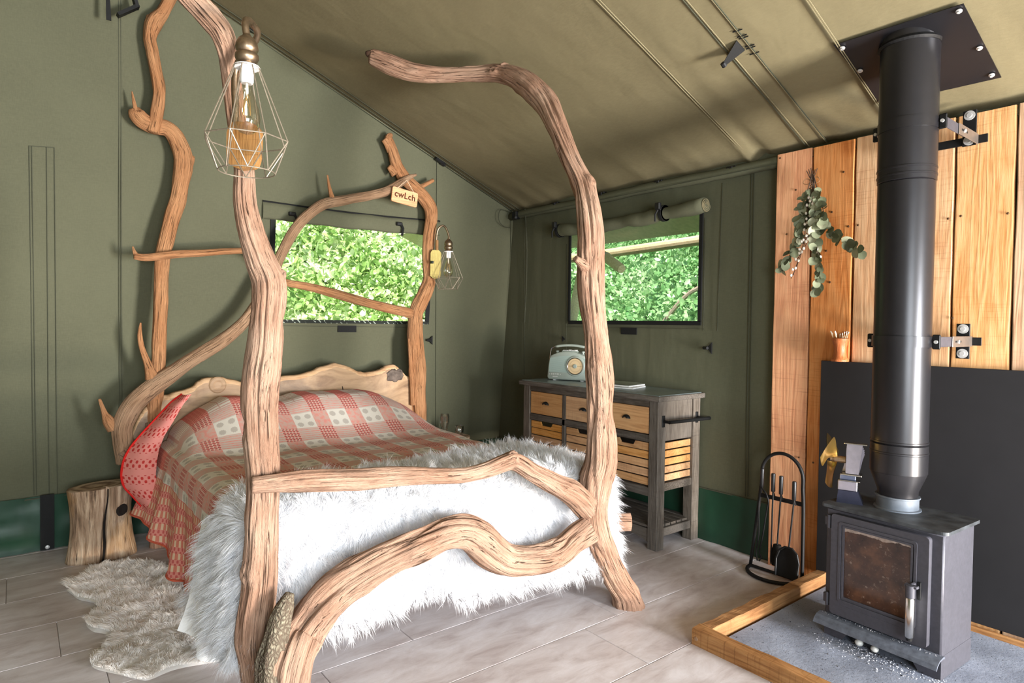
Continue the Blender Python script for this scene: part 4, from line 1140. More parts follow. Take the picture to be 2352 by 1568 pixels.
# --- head posts
limb('post', BED, [(352, 1010, 36, -.02), (358, 880, 34, -.01), (362, 851, 31), (368, 721, 32), (373, 600, 34), (393, 511, 35), (411, 445, 38), (421, 372, 40), (408, 325, 40), (385, 297, 37), (352, 290, 40), (328, 278, 42), (314, 262, 38), (308, 250, 26)],
     head, M_DRIFTW, 12, 32, .010, .8, .7, label='head post on the stump side, ending in a knotted elbow')
limb('upper_branch', BED, [(352, 304, 26, .03), (361, 262, 29, .03), (367, 215, 29, .03), (358, 165, 28, .03), (348, 115, 29, .03), (343, 85, 30, .03), (352, 52, 40, .03), (372, 28, 30, .03), (390, -5, 28, .03), (412, -50, 26, .03)],
     head, M_DRIFTW, 13, 28, .010, .8, .7)
limb('twig', BED, [(314, 262, 12, .02), (309, 240, 9, .02), (303, 210, 3, .02)], head, M_DRIFTW, 14, 12, .01, .5, .3)
limb('twig_stub', BED, [(428, 385, 26), (438, 366, 18), (441, 358, 12)], head, M_DRIFTW, 15, 16, .01)
limb('twig_stub', BED, [(352, 58, 26, .03), (344, 44, 18, .03), (341, 35, 10, .03)], head, M_DRIFTW, 16, 16, .01)
def leg_rows():
    p = head(300, 1100, -.0)
    return p
limb('head_branch', BED, [(290, 1060, 48, -.02), (284, 1010, 46), (284, 975, 46), (306, 930, 45), (350, 889, 43), (401, 854, 39), (450, 820, 34), (503, 788, 33), (548, 752, 29), (584, 710, 28), (612, 660, 27), (630, 618, 27), (641, 592, 25), (664, 547, 26), (686, 515, 25), (712, 490, 24), (745, 468, 25), (790, 460, 23), (850, 449, 23), (890, 438, 21), (920, 420, 17), (940, 407, 11), (956, 401, 5)],
     lambda px, py, o_: head(px, py, o_ + .05), M_DRIFTG, 17, 32, .010, .8, .6, label='long curved branch sweeping up over the headboard')
limb('twig', BED, [(262, 985, 30, .04), (250, 966, 26, .04), (240, 948, 13, .04), (228, 916, 6, .04)], head, M_DRIFTW, 18, 16, .01)
limb('twig', BED, [(350, 868, 30, .04), (340, 838, 18, .04), (326, 800, 13, .04), (321, 770, 11, .04), (323, 741, 4, .04)], head, M_DRIFTW, 19, 16, .01, .5, .4)
limb('twig', BED, [(764, 458, 13, .05), (757, 432, 8, .05), (752, 402, 4, .05)], head, M_DRIFTW, 20, 12, .01, .5, .3)
limb('cross_branch', BED, [(308, 588, 16), (340, 591, 19), (400, 584, 19), (460, 581, 17), (520, 577, 16), (575, 578, 16), (615, 605, 16), (640, 638, 16), (662, 650, 17), (720, 661, 20), (800, 683, 23), (860, 700, 22), (945, 719, 24)],
     lambda px, py, o_: head(px, py, o_ + .07), M_DRIFTW, 21, 24, .012, .7, .5, label='thin cross branch between the head posts')
limb('twig', BED, [(314, 588, 13, .07), (308, 577, 8, .07), (305, 566, 4, .07)], head, M_DRIFTW, 22, 12, .01)
limb('post', BED, [(962, 1000, 40), (960, 935, 39), (958, 880, 41), (956, 820, 39), (953, 760, 37), (957, 715, 36), (977, 670, 36), (986, 640, 31), (983, 600, 28), (985, 550, 27), (992, 500, 29), (986, 470, 29), (962, 440, 29), (931, 410, 29), (913, 380, 26), (901, 345, 25), (893, 318, 20), (899, 308, 9)],
     head, M_DRIFTW, 23, 34, .010, .9, .8, label='head post on the dresser side, forked at the top')
limb('twig_stub', BED, [(898, 346, 22), (888, 328, 17), (882, 320, 15)], head, M_DRIFTW, 24, 16, .01)
limb('twig_stub', BED, [(908, 398, 22), (899, 388, 16), (893, 382, 12)], head, M_DRIFTW, 25, 16, .01)
limb('twig', BED, [(945, 437, 12, .0), (970, 427, 11, .0), (995, 414, 9, .0)], head, M_DRIFTW, 26, 14, .012, .5, .3)
limb('split_strip', BED, [(939, 777, 5, .03), (942, 820, 10, .03), (946, 880, 12, .03), (948, 930, 12, .03)], head, M_DRIFTW, 27, 14, .012)
# legs of the head posts down to the floor
for (px, py, r_) in ((352, 1000, .050), (962, 990, .055)):
    p = head(px, py)
    limb3('leg', BED, [(p[0], p[1], p[2] + .08, r_), (p[0] + .02, p[1], .3, r_), (p[0] + .03, p[1] - .01, .0, r_ * 1.1)], M_DRIFT, 28, 26, .02)
p = head(288, 1050, .05)
limb3('leg', BED, [(p[0], p[1], p[2] + .06, .062), (p[0] + .17, p[1], .42, .05), (p[0] + .26, p[1] - .02, .0, .055)], M_DRIFT, 29, 26, .02)
# log side rails under the mattress
limb3('side_rail', BED, [(.80, 2.34, .29, .045), (.80, 3.2, .28, .045), (.74, 4.2, .29, .045)], M_DRIFT, 30, 24, .03)
pe = onp(1424, 1200, (0.69, 2.25 + .12, 0), FNn)
limb3('side_rail', BED, [(pe[0] + .035, pe[1] - .04, pe[2] + .01, .048), (pe[0] - .05, pe[1] + .12, pe[2], .05), (2.24, 3.2, .30, .05), (2.36, 4.25, .30, .05)], M_DRIFT, 31, 24, .03, label='side rail with a sawn log end beside the far post')
slb = MB()
for i in range(9):
    y = 2.45 + i * .21
    slb = MB().box((.80, y, .315), (2.22, y + .09, .335), .004)
    slb.build('slat', M_TIMBER, BED)

# --- live-edge headboard slab
k = NT('live_edge_slab')
v = k.coord('Object', (.35, 1, 1))
n1 = k.noise(v, 7, 5, .6, 1.2); n2 = k.noise(k.coord('Object', (.2, 1, 1)), 60, 4, .6)
c = k.ramp(n1, [(.25, C(100, 78, 60)), (.42, C(156, 126, 98)), (.6, C(190, 158, 124)), (.8, C(208, 178, 142))])
gv = k.noise(k.coord('Object'), 3.2, 3)
c = k.mix(k.ramp(gv, [(.50, (0, 0, 0, 1)), (.70, (.75, .75, .75, 1))]), c, C(112, 100, 92))
c = k.mix(k.ramp(n2, [(.55, (0, 0, 0, 1)), (.8, (.4, .4, .4, 1))]), c, C(120, 86, 60))
M_SLAB = k.bsdf(c, .55, 0, .3, k.bump(n2, .2, .004))
M_SLABE = m_plank('live_edge_sapwood', C(222, 172, 118), C(170, 112, 66), C(240, 202, 156), 'X', 1.5, False)
top = [(296, 1010), (312, 972), (332, 938), (362, 914), (405, 901), (440, 890), (458, 874), (480, 867), (510, 866), (540, 873), (580, 879), (640, 866), (700, 857), (738, 842), (772, 834), (800, 840), (826, 852), (852, 854), (876, 848), (893, 838), (910, 838), (922, 850), (934, 862), (950, 866)]
tp = smoothpath([head(*q_, -.005) for q_ in top], 5)
ft, bt = [], []
n_ = len(tp)
V = []
for i, p in enumerate(tp):
    zz = p[2] + .004 * float(vnoise(i * .9, 3, 61))
    V += [(p[0], YH + .055, zz - .012), (p[0], YH + .040, zz), (p[0], YH + .006, zz - .006), (p[0], YH - .004, zz - .030), (p[0], YH - .004, .42), (p[0], YH + .055, .42)]
F = []; mi = []
for i in range(n_ - 1):
    for j in range(6):
        F.append((i * 6 + j, i * 6 + (j + 1) % 6, (i + 1) * 6 + (j + 1) % 6, (i + 1) * 6 + j)); mi.append(1 if j in (0, 1, 2) else 0)
F += [tuple(range(5, -1, -1)), tuple((n_ - 1) * 6 + j for j in range(6))]; mi += [0, 0]
hb = raw('headboard', V, F, [M_SLAB, M_SLABE], BED, True)
for p_, m_ in zip(hb.data.polygons, mi): p_.material_index = m_
for (px, py), w_, h_ in (((786, 893), .010, .14), ((500, 884), .05, .03)):
    p = head(px, py, .006)
    if w_ < .02:
        MB().tube([p + np.array([.0, 0, .02]), p + np.array([.012, 0, -.03]), p + np.array([.004, 0, -.07]), p + np.array([-.02, 0, -.12])], [.002, .005, .006, .003], 6).build('crack', simple('crack_dark', C(50, 36, 26), .95), BED)
    else:
        MB().lathe([(.052, 0), (.045, .006), (.03, .009), (.02, .006), (0, .004)], p, 20, (0, -1, 0)).build('knot', M_SLAB, BED)
# dark burl at the slab's dresser end
p = head(905, 862, .0)
bm = bmesh.new(); bmesh.ops.create_icosphere(bm, subdivisions=4, radius=1)
V = []
for v_ in bm.verts:
    q_ = np.array(v_.co); n__ = 1 + .25 * float(vnoise(q_[0] * 4 + 5, q_[2] * 4 + q_[1] * 3, 62))
    V.append(p + q_ * np.array([.075, .022, .05]) * n__)
raw('burl', V, [[v_.index for v_ in f.verts] for f in bm.faces], simple('burl_grey', C(104, 92, 84), .8, 0, .2, .5, 24, .8), BED, True); bm.free()

# ---- little hanging sign
sg = [Vector(head(*q_, .10)) for q_ in ((897, 463), (953, 471), (960, 447), (902, 430))]
SGN = thing('hanging_sign', 'small wooden sign lettered cwLch hanging on the branch above the bed', 'sign', tuple(sg[0]))
ex = (sg[2] - sg[3]).normalized(); ezv = Vector((0, -1, 0)); ey = ezv.cross(ex).normalized() 
w_s, h_s = (sg[2] - sg[3]).length, (sg[3] - sg[0]).length
ctr = (sg[0] + sg[1] + sg[2] + sg[3]) / 4
o2 = rc(-w_s / 2 + .012, -h_s / 2 + .012, .012, PI, 1.5 * PI, 4) + rc(w_s / 2 - .012, -h_s / 2 + .012, .012, 1.5 * PI, 2 * PI, 4) + rc(w_s / 2 - .012, h_s / 2 - .012, .012, 0, .5 * PI, 4) + rc(-w_s / 2 + .012, h_s / 2 - .012, .012, .5 * PI, PI, 4)
MB().prism(o2, ctr, ex, ey, ezv, .012).build('board', m_plank('sign_wood', C(222, 148, 96), C(176, 106, 62), C(236, 176, 124), 'X', 2, False), SGN)
text_mesh('lettering', 'cwLch', h_s * .60, ctr + ezv * .0128 + ey * h_s * .06, ex, ey, ezv, simple('burnt_letters', C(84, 44, 24), .9), SGN, .0006, 1.05, .0012)
tw = head(934, 414, .105)
for a in (-.36, .36):
    MB().tube([ctr + ex * (a * w_s) + ey * (h_s * .38) + ezv * .013, Vector(tw) + ezv * .004, ], .0022, 6).build('twine', simple('twine', C(222, 190, 160), .9), SGN)

# ---- mattress and what lies on it (x, y' are sheet coordinates; the foot end is skewed like the posts)
XA, XB, YA, YB_ = 0.66, 2.25, 2.36, 4.20
def unskew(x, yp): return yp - 0.147 * (x - 0.69) * np.clip((4.2 - yp) / 1.84, 0, 1.0)
MT = thing('mattress', 'deep white mattress on the driftwood bed', 'mattress', (1.46, 3.2, .33))
us = np.linspace(XA + .02, XB - .02, 10)
ol = [(XA + .03, YA + .03), (XB - .03, YA + .03), (XB - .03, YB_ - .02), (XA + .03, YB_ - .02)]
prof = [(.03, .335), (.0, .36), (.0, .58), (.03, .612)]
V = []
for ins, z in prof:
    for (x, y) in ol:
        xx = x + (ins if x < 1.4 else -ins); yy = y + (ins if y < 3 else -ins)
        V.append((xx, float(unskew(xx, yy)), z))
F = [(3, 2, 1, 0), (12, 13, 14, 15)]
for i in range(3):
    for j in range(4): F.append((i * 4 + j, i * 4 + (j + 1) % 4, (i + 1) * 4 + (j + 1) % 4, (i + 1) * 4 + j))
raw('ticking', V, F, M_SHEET, MT)

def drape(x, yp, top, rect, r=.07, flare=.10, endhead=True):
    """lay a flat sheet over the bed: returns world points"""
    x = np.asarray(x, float); yp = np.asarray(yp, float)
    xa, xb, ya, yb2 = rect
    qx = np.clip(x, xa + r, xb - r); qy = np.clip(yp, ya + r, 99)
    dx, dy = x - qx, yp - qy
    d = np.hypot(dx, dy); dd = np.maximum(d, 1e-9)
    nx, ny = dx / dd, dy / dd
    ph = np.clip(d / r, 0, PI / 2)
    ext = np.maximum(0, d - r * PI / 2)
    out = r * np.sin(ph) + flare * ext
    drop = r * (1 - np.cos(ph)) + ext
    X = qx + nx * out; Yp = qy + ny * out
    return np.stack([X, unskew(X, Yp), top - drop], -1), ext, nx, ny
def pillows(x, yp):
    ramp_ = np.clip((yp - 3.50) / .48, 0, 1); ramp_ = ramp_ * ramp_ * (3 - 2 * ramp_)
    back = np.clip((4.24 - yp) / .10, 0, 1) ** .5
    side = np.clip((x - .70) / .28, 0, 1) * np.clip((2.22 - x) / .34, 0, 1)
    side = np.sqrt(np.clip(side, 0, 1))
    dip = 1 - .13 * np.exp(-((x - 1.28) / .10) ** 2)
    return .245 * ramp_ * side * dip * (.8 + .2 * back)
RECT = (.635, 2.275, 2.34, 4.2)
us = np.linspace(.635 - .66, 2.275 + .32, 150)
vv = np.linspace(2.50, 4.21, 120)
U, V_ = np.meshgrid(us, vv, indexing='ij')
hl = np.interp(V_, [2.3, 2.9, 3.15, 3.4, 3.5, 3.7, 3.9, 4.21], [.40, .42, .50, .52, .49, .43, .375, .34])    # drop of the hem on the stump side
Uc = np.where(U < .70, .70 - (.70 - U) / .726 * (hl + .07), U)
P3, ext, nx, ny = drape(Uc, V_, .645 + pillows(np.clip(Uc, .66, 2.25), V_) + .010 * vnoise(Uc * 4, V_ * 4, 21) + .005 * vnoise(Uc * 11, V_ * 9, 22), RECT, .09, .06)
fold = ext * (.055 * np.sin(V_ * 17 + .8 * np.sin(V_ * 5)) + .03 * np.sin(V_ * 37))
P3[..., 0] += np.where(nx < 0, -1, 1) * np.abs(nx) * fold * (1 + 0 * U)
P3[..., 0] -= np.where(nx < -.5, .10 * np.clip((V_ - 3.55) / .5, 0, 1) * np.minimum(ext * 3, 1), 0)
P3[..., 2] = np.maximum(P3[..., 2], .012)
k = NT('welsh_tapestry')
uv = k.n('SeparateXYZ', None, Vector=k.n('UVMap').outputs[0])
u, v = uv.outputs['X'], uv.outputs['Y']
wv = k.noise(k.n('UVMap').outputs[0], 900, 2)
PX, PY = .215, .205
fu, fv = k.math('FRACT', k.math('DIVIDE', u, PX)), k.math('FRACT', k.math('DIVIDE', v, PY))
inA = k.math('LESS_THAN', fu, .56); inB = k.math('LESS_THAN', fv, .54)
# flower square
au, av = k.math('MULTIPLY', fu, 2 / .56), k.math('MULTIPLY', fv, 2 / .54)
cu, cv = k.math('SUBTRACT', k.math('FRACT', au), .5), k.math('SUBTRACT', k.math('FRACT', av), .5)
rd = k.math('SQRT', k.math('ADD', k.math('MULTIPLY', cu, cu), k.math('MULTIPLY', cv, cv)))
angw = k.math('MULTIPLY', k.math('SINE', k.math('MULTIPLY', k.math('ARCTAN2', cv, cu), 10.0)), .035)
disc = k.math('LESS_THAN', k.math('ADD', rd, angw), .30)
chk = k.math('GREATER_THAN', k.math('MULTIPLY', k.math('SINE', k.math('MULTIPLY', cu, 75.0)), k.math('SINE', k.math('MULTIPLY', cv, 75.0))), -.1)
flower = k.mix(k.math('MULTIPLY', disc, k.math('ADD', .45, k.math('MULTIPLY', chk, .45))), C(236, 228, 214), C(176, 164, 152))
# red square with dots
du, dv = k.math('MULTIPLY', k.math('SUBTRACT', fu, .56), 5 / .44 * PI), k.math('MULTIPLY', k.math('SUBTRACT', fv, .54), 5 / .46 * PI)
s1 = k.math('SINE', k.math('ADD', du, dv)); s2 = k.math('SINE', k.math('SUBTRACT', du, dv))
dots = k.math('GREATER_THAN', k.math('MULTIPLY', s1, s2), .02)
fine = k.math('GREATER_THAN', k.math('MULTIPLY', k.math('SINE', k.math('MULTIPLY', du, 2.0)), k.math('SINE', k.math('MULTIPLY', dv, 2.0))), .55)
red = k.mix(dots, C(240, 186, 168), C(210, 78, 68))
red = k.mix(fine, red, C(120, 60, 56))
# between squares: pinkish weave
pinkn = k.noise(k.n('Mapping', None, Vector=k.n('UVMap').outputs[0]).outputs[0], 46, 3)
pink = k.mix(k.ramp(pinkn, [(.42, (0, 0, 0, 1)), (.62, (1, 1, 1, 1))]), C(220, 176, 160), C(236, 146, 130))
pink2 = k.mix(k.math('GREATER_THAN', k.math('SINE', k.math('MULTIPLY', v, 420.0)), .1), pink, C(214, 192, 178))
row1 = k.mix(inA, pink, flower)          # rows with flower squares
row2 = k.mix(inA, red, pink2)            # rows with red squares
body_ = k.mix(inB, row2, row1)
# border by the headboard: cream bars between red figured stripes
bars = k.math('GREATER_THAN', k.math('FRACT', k.math('DIVIDE', v, .030)), .38)
barm = k.math('MULTIPLY', bars, k.math('GREATER_THAN', k.math('ABSOLUTE', k.math('SUBTRACT', fu, .28)), .012))
cream = k.mix(barm, C(214, 164, 150), C(238, 230, 216))
redb = k.mix(k.math('GREATER_THAN', k.math('MULTIPLY', k.math('SINE', k.math('MULTIPLY', du, 1.0)), k.math('SINE', k.math('MULTIPLY', v, 260.0))), .15), C(232, 136, 120), C(204, 60, 56))
bord = k.mix(inA, redb, cream)
isb = k.math('GREATER_THAN', v, 3.895)
isl = k.math('LESS_THAN', u, .50)
c = k.mix(isb, body_, bord)
sideb = k.mix(k.math('GREATER_THAN', k.math('FRACT', k.math('DIVIDE', u, .062)), .5), redb, k.mix(k.math('GREATER_THAN', k.math('FRACT', k.math('DIVIDE', v, .03)), .55), C(220, 112, 84), C(236, 200, 164)))  # striped hanging side, redder: its different lighting is put into the colour
c = k.mix(isl, c, sideb)
c = k.mix(.18, c, k.ramp(wv, [(.3, C(120, 90, 84)), (.7, C(255, 246, 236))]))
M_TAP = k.bsdf(c, .95, 0, .05, k.bump(wv, .25, .003))
nu, nv = U.shape
Fq = [(i * nv + j, (i + 1) * nv + j, (i + 1) * nv + j + 1, i * nv + j + 1) for i in range(nu - 1) for j in range(nv - 1)]
BL = thing('tapestry_blanket', 'red and cream woven blanket with squares of flowers spread over the bed', 'blanket', (1.4, 3.4, .65))
o = raw('cloth', P3.reshape(-1, 3), Fq, M_TAP, BL, True, None, None, None, np.stack([Uc, V_], -1).reshape(-1, 2))
sm = o.modifiers.new('thickness', 'SOLIDIFY'); sm.thickness = .004; sm.offset = -1
# red blanket-stitched edge along the hem
M_REDB = simple('red_stitched_edge', C(206, 44, 40), .95, 0, .05, .2, 300, .4)
MB().tube([tuple(q_) for q_ in P3[0, :, :]], .006, 6).build('stitched_edge', simple('hem_edge', C(190, 88, 64), .95), BL)
# the turned corner by the head, showing the reverse
k = NT('tapestry_reverse')
uvm = k.n('UVMap').outputs[0]; uv = k.n('SeparateXYZ', None, Vector=uvm)
a_, b_ = k.math('MULTIPLY', uv.outputs['X'], 150.0), k.math('MULTIPLY', uv.outputs['Y'], 190.0)
dt = k.math('GREATER_THAN', k.math('MULTIPLY', k.math('SINE', a_), k.math('SINE', b_)), .28)
rowm = k.math('GREATER_THAN', k.math('SINE', k.math('MULTIPLY', uv.outputs['Y'], 95.0)), -.4)
c = k.mix(k.math('MULTIPLY', dt, rowm), C(224, 142, 132), C(190, 62, 58))
M_TAPR = k.bsdf(c, .95, 0, .05, k.bump(k.noise(uvm, 800, 2), .25, .003))
rowsL = [(418, 905), (392, 925), (352, 968), (322, 1000), (298, 1030), (284, 1058), (279, 1092), (286, 1118), (306, 1140), (332, 1170), (350, 1192)]
rowsR = [(440, 905), (420, 930), (398, 968), (378, 1000), (366, 1030), (360, 1060), (358, 1090), (360, 1118), (366, 1150), (376, 1180), (386, 1205)]
V = []; UVs = []
for i, (a0, b0) in enumerate(zip(rowsL, rowsR)):
    ya_ = 4.16 - .012 * i; yb2 = 4.03 - .012 * i
    pa, pb = at(*a0, 1, ya_), at(*b0, 1, yb2 + .02)
    for j in range(9):
        t = j / 8
        q_ = pa * (1 - t) + pb * t + np.array([-.01, -.035, .0]) * math.sin(PI * t)
        V.append(q_); UVs.append((t * .22, i * .055))
raw('turned_corner', V, [(i * 9 + j, i * 9 + j + 1, (i + 1) * 9 + j + 1, (i + 1) * 9 + j) for i in range(10) for j in range(8)], M_TAPR, BL, True, None, 'pinkish red reverse side', None, UVs)
MB().tube(smoothpath([tuple(V[i * 9]) for i in range(11)], 4), .007, 6).build('stitched_edge', M_REDB, BL)

# ---- fleeces
def locks(P, Nn, D, length, width, rng, curl=.25, nseg=3):
    """tapering ribbons rooted at P, leaving along Nn and bending towards D"""
    n = len(P)
    L_ = length * rng.uniform(.6, 1.25, n)[:, None]
    side = np.cross(Nn, rng.normal(size=(n, 3))); side /= np.linalg.norm(side, axis=1)[:, None] + 1e-9
    w_ = (width * rng.uniform(.6, 1.3, n))[:, None]
    cs = rng.normal(size=(n, 3)) * curl
    V = []
    for i in range(nseg + 1):
        t = i / nseg
        c = P + L_ * (Nn * (t - .42 * t * t) + D * (.62 * t * t) + cs * t * t * .35)
        if i < nseg:
            V += [c - side * w_ * (1 - .75 * t), c + side * w_ * (1 - .75 * t)]
        else: V.append(c)
    Vs = np.stack(V, 1)                                # n x (2*nseg+1) x 3
    m_ = 2 * nseg + 1
    b = np.arange(n)[:, None] * m_
    T_ = []
    for i in range(nseg - 1):
        T_ += [np.array([2 * i, 2 * i + 1, 2 * i + 3]), np.array([2 * i, 2 * i + 3, 2 * i + 2])]
    T_.append(np.array([2 * nseg - 2, 2 * nseg - 1, 2 * nseg]))
    F = np.concatenate([b + t_ for t_ in T_], 0)
    return Vs.reshape(-1, 3), F
def m_fleece(name, col, tip):
    k = NT(name)
    n = k.noise(k.coord('Object'), 26, 3)
    c = k.ramp(n, [(.3, col), (.7, tip)])
    d = k.n('BsdfDiffuse', None, Color=c); t_ = k.n('BsdfTranslucent', None, Color=c)
    return k.surf(k.n('MixShader', None, i0=.4, i1=d, i2=t_))
M_FLEECE = m_fleece('white_fleece', C(236, 236, 238), C(250, 250, 252))
M_RUGF = m_fleece('cream_fleece', C(250, 242, 234), C(254, 251, 248))
rf_ = np.random.default_rng(21)
FR_ = (.615, 2.30, 2.31, 9)
def fl_pt(x, yp):
    p, ext, nx, ny = drape(x, yp, .668 + .012 * vnoise(np.asarray(x) * 7, np.asarray(yp) * 7, 33), FR_, .10, .08)
    lump = .020 * vnoise(np.asarray(x) * 9 + 3, np.asarray(yp) * 9, 34) * np.clip(ext * 6, 0, 1)
    p[..., 0] += nx * lump; p[..., 1] += ny * lump
    return p
def inside(x, yp):
    """outline of the fleeces thrown over the foot"""
    wob = .035 * vnoise(x * 6, yp * 2, 35) + .02 * vnoise(x * 17, yp * 5, 36)
    back = yp < np.interp(x, [.1, .5, .66, .9, 1.2, 1.6, 2.0, 2.3, 2.7], [2.95, 2.72, 2.60, 2.68, 2.75, 2.85, 2.92, 2.96, 2.80]) + wob
    hemf = np.interp(x, [.5, .8, 1.05, 1.35, 1.5, 1.62, 1.8, 2.0, 2.15, 2.35], [.46, .46, .42, .38, .45, .40, .48, .50, .50, .42])
    dfoot = 2.31 - yp
    left = x > .615 - .55 + wob
    right = x < 2.30 + .44 + wob * 2
    dcl = np.hypot(np.maximum(.715 - x, 0), np.maximum(2.41 - yp, 0)) < .60
    dcr = np.hypot(np.maximum(x - 2.20, 0), np.maximum(2.41 - yp, 0)) < .54
    return back & (dfoot < hemf + wob) & left & right & dcl & dcr
TH = thing('fleece_throw', 'long haired white fleece throw over the foot of the bed', 'throw', (1.4, 2.5, .66))
gx, gy = np.meshgrid(np.arange(.0, 2.75, .03), np.arange(1.75, 3.05, .03), indexing='ij')
gp = fl_pt(gx, gy); ins = inside(gx, gy)
nu, nv = gx.shape
Fq = [(i * nv + j, (i + 1) * nv + j, (i + 1) * nv + j + 1, i * nv + j + 1) for i in range(nu - 1) for j in range(nv - 1) if ins[i, j] and ins[i + 1, j] and ins[i, j + 1] and ins[i + 1, j + 1]]
hide = raw('hide', gp.reshape(-1, 3), Fq, M_FLEECE, TH, True)
bm = bmesh.new(); bm.from_mesh(hide.data); bmesh.ops.delete(bm, geom=[v_ for v_ in bm.verts if not v_.link_faces], context='VERTS'); bm.to_mesh(hide.data); bm.free()
N_ = 210000
sx, sy = rf_.uniform(.0, 2.75, N_), rf_.uniform(1.75, 3.05, N_)
# hair grows in locks: pull each root a little towards its lock's centre
ok = inside(sx, sy); sx, sy = sx[ok], sy[ok]
def nrm_of(fn, x, y, e=.004):
    p = fn(x, y); a = fn(x + e, y) - p; b = fn(x, y + e) - p
    n = np.cross(a, b); return p, n / (np.linalg.norm(n, axis=1)[:, None] + 1e-12)
P0, N0 = nrm_of(fl_pt, sx, sy)
lk = np.stack([vnoise(sx * 38, sy * 38, 37), vnoise(sx * 38 + 9, sy * 38, 38), vnoise(sx * 38, sy * 38 + 9, 39) * .5], -1)
Dn = np.stack([.25 * vnoise(sx * 5, sy * 5, 40), .35 * np.ones_like(sx) * np.where(P0[:, 2] > .6, .9, -.2), -.75 * np.where(P0[:, 2] > .62, .15, 1.0)], -1) + lk * .75
Vh, Fh = locks(P0, N0 + lk * .35, Dn, .068, .0011, rf_, .30)
raw('pile', Vh, Fh, M_FLEECE, TH, False, 'stuff')
# white sheet corner hanging out by the near post
sc_ = smoothpath([(.50, 2.80, .10), (.55, 2.70, .05), (.60, 2.60, .03), (.68, 2.53, .06), (.72, 2.47, .16)], 6)
V = []
for i, q_ in enumerate(sc_):
    for j in range(8):
        t = j / 7
        V.append((q_[0] + (.66 - q_[0]) * t * .6 + .03 * math.sin(PI * t + i * .5) * (1 - t), q_[1] + .02 * t, q_[2] + (.52 - q_[2]) * t))
SHT = thing('white_sheet', 'plain white sheet corner trailing out below the fleece beside the near post', 'sheet', (.6, 2.65, .05))
raw('cloth', V, [(i * 8 + j, (i + 1) * 8 + j, (i + 1) * 8 + j + 1, i * 8 + j + 1) for i in range(len(sc_) - 1) for j in range(7)], M_SHEET, SHT, True)

# ---- sheepskin rug on the floor
outl = [(150, 1346), (205, 1310), (250, 1296), (330, 1291), (392, 1302), (470, 1330), (560, 1380), (620, 1420), (640, 1460), (600, 1492), (540, 1506), (470, 1516), (400, 1530), (345, 1552), (320, 1552), (270, 1540), (215, 1526), (207, 1508), (222, 1490), (262, 1458), (240, 1447), (212, 1441), (196, 1426), (205, 1412), (222, 1394), (216, 1377), (180, 1368), (166, 1358)]
op = smoothpath([fl(x, y, .02) for x, y in outl + outl[:1]], 5)[:-1, :2]
def inpoly(x, y, poly):
    r_ = np.zeros(len(x), bool); j = len(poly) - 1
    for i in range(len(poly)):
        xi, yi = poly[i]; xj, yj = poly[j]
        c_ = ((yi > y) != (yj > y)) & (x < (xj - xi) * (y - yi) / (yj - yi + 1e-12) + xi)
        r_ ^= c_; j = i
    return r_
RG = thing('sheepskin_rug', 'cream sheepskin rug on the floor beside the bed', 'rug', (.5, 3.2, .0))
cx_, cy_ = op.mean(0)
V = [(cx_, cy_, .022)]; F = []
no = len(op)
for s_, z in ((.5, .022), (.93, .016), (.985, .002)):
    V += [(cx_ + (q_[0] - cx_) * s_, cy_ + (q_[1] - cy_) * s_, z) for q_ in op]
F = [(0, 1 + i, 1 + (i + 1) % no) for i in range(no)]
for l_ in range(2):
    F += [(1 + l_ * no + i, 1 + (l_ + 1) * no + i, 1 + (l_ + 1) * no + (i + 1) % no, 1 + l_ * no + (i + 1) % no) for i in range(no)]
raw('hide', V, F, M_RUGF, RG, True)
N_ = 90000
sx = rf_.uniform(op[:, 0].min(), op[:, 0].max(), N_); sy = rf_.uniform(op[:, 1].min(), op[:, 1].max(), N_)
ok = inpoly(sx, sy, op); sx, sy = sx[ok], sy[ok]
def rug_pt(x, y): return np.stack([x, y, .016 + .010 * vnoise(x * 9, y * 9, 43)], -1)
P0, N0 = nrm_of(rug_pt, sx, sy)
lk = np.stack([vnoise(sx * 30, sy * 30, 44), vnoise(sx * 30 + 7, sy * 30, 45), .3 * vnoise(sx * 30, sy * 30 + 7, 46)], -1)
away = np.stack([sx - cx_ - .2, sy - cy_, 0 * sx], -1); away /= np.linalg.norm(away, axis=1)[:, None] + 1e-9
Vh, Fh = locks(P0, N0 * .8 + lk * .45, away * .55 + lk * .6 + np.array([0, 0, -.15]), .042, .0013, rf_, .30)
Vh[:, 2] = np.maximum(Vh[:, 2], .002)
raw('pile', Vh, Fh, M_RUGF, RG, False, 'stuff')

# ---- log stool
k = NT('weathered_log')
gcv = k.coord(attr='gc', scale=(1, 1, .10)); 
n1 = k.noise(gcv, 26, 6, .65, .5); n2 = k.noise(k.coord(attr='gc', scale=(1, 1, .5)), 7, 3)
n3 = k.noise(k.coord(attr='gc', scale=(1, 1, .05)), 60, 4, .6)
c = k.ramp(n1, [(.28, C(82, 62, 48)), (.45, C(160, 132, 108)), (.6, C(204, 178, 152)), (.8, C(224, 202, 178))])
c = k.mix(k.ramp(n2, [(.5, (0, 0, 0, 1)), (.72, (.7, .7, .7, 1))]), c, C(168, 122, 64))
c = k.mix(k.ramp(n3, [(.3, (1, 1, 1, 1)), (.4, (0, 0, 0, 1))]), c, C(58, 44, 34))
M_LOG = k.bsdf(c, .85, 0, .15, k.bump(k.math('ADD', n1, n3), .8, .015))
sp0 = fl(232, 1275); 
LG = thing('log_stool', 'weathered tree stump stool with a knot and a long crack beside the bed', 'stool', (.37, 4.24, 0))
lx, ly = .37, 4.245
ns_, nz_ = 200, 30
V = []; gc = []
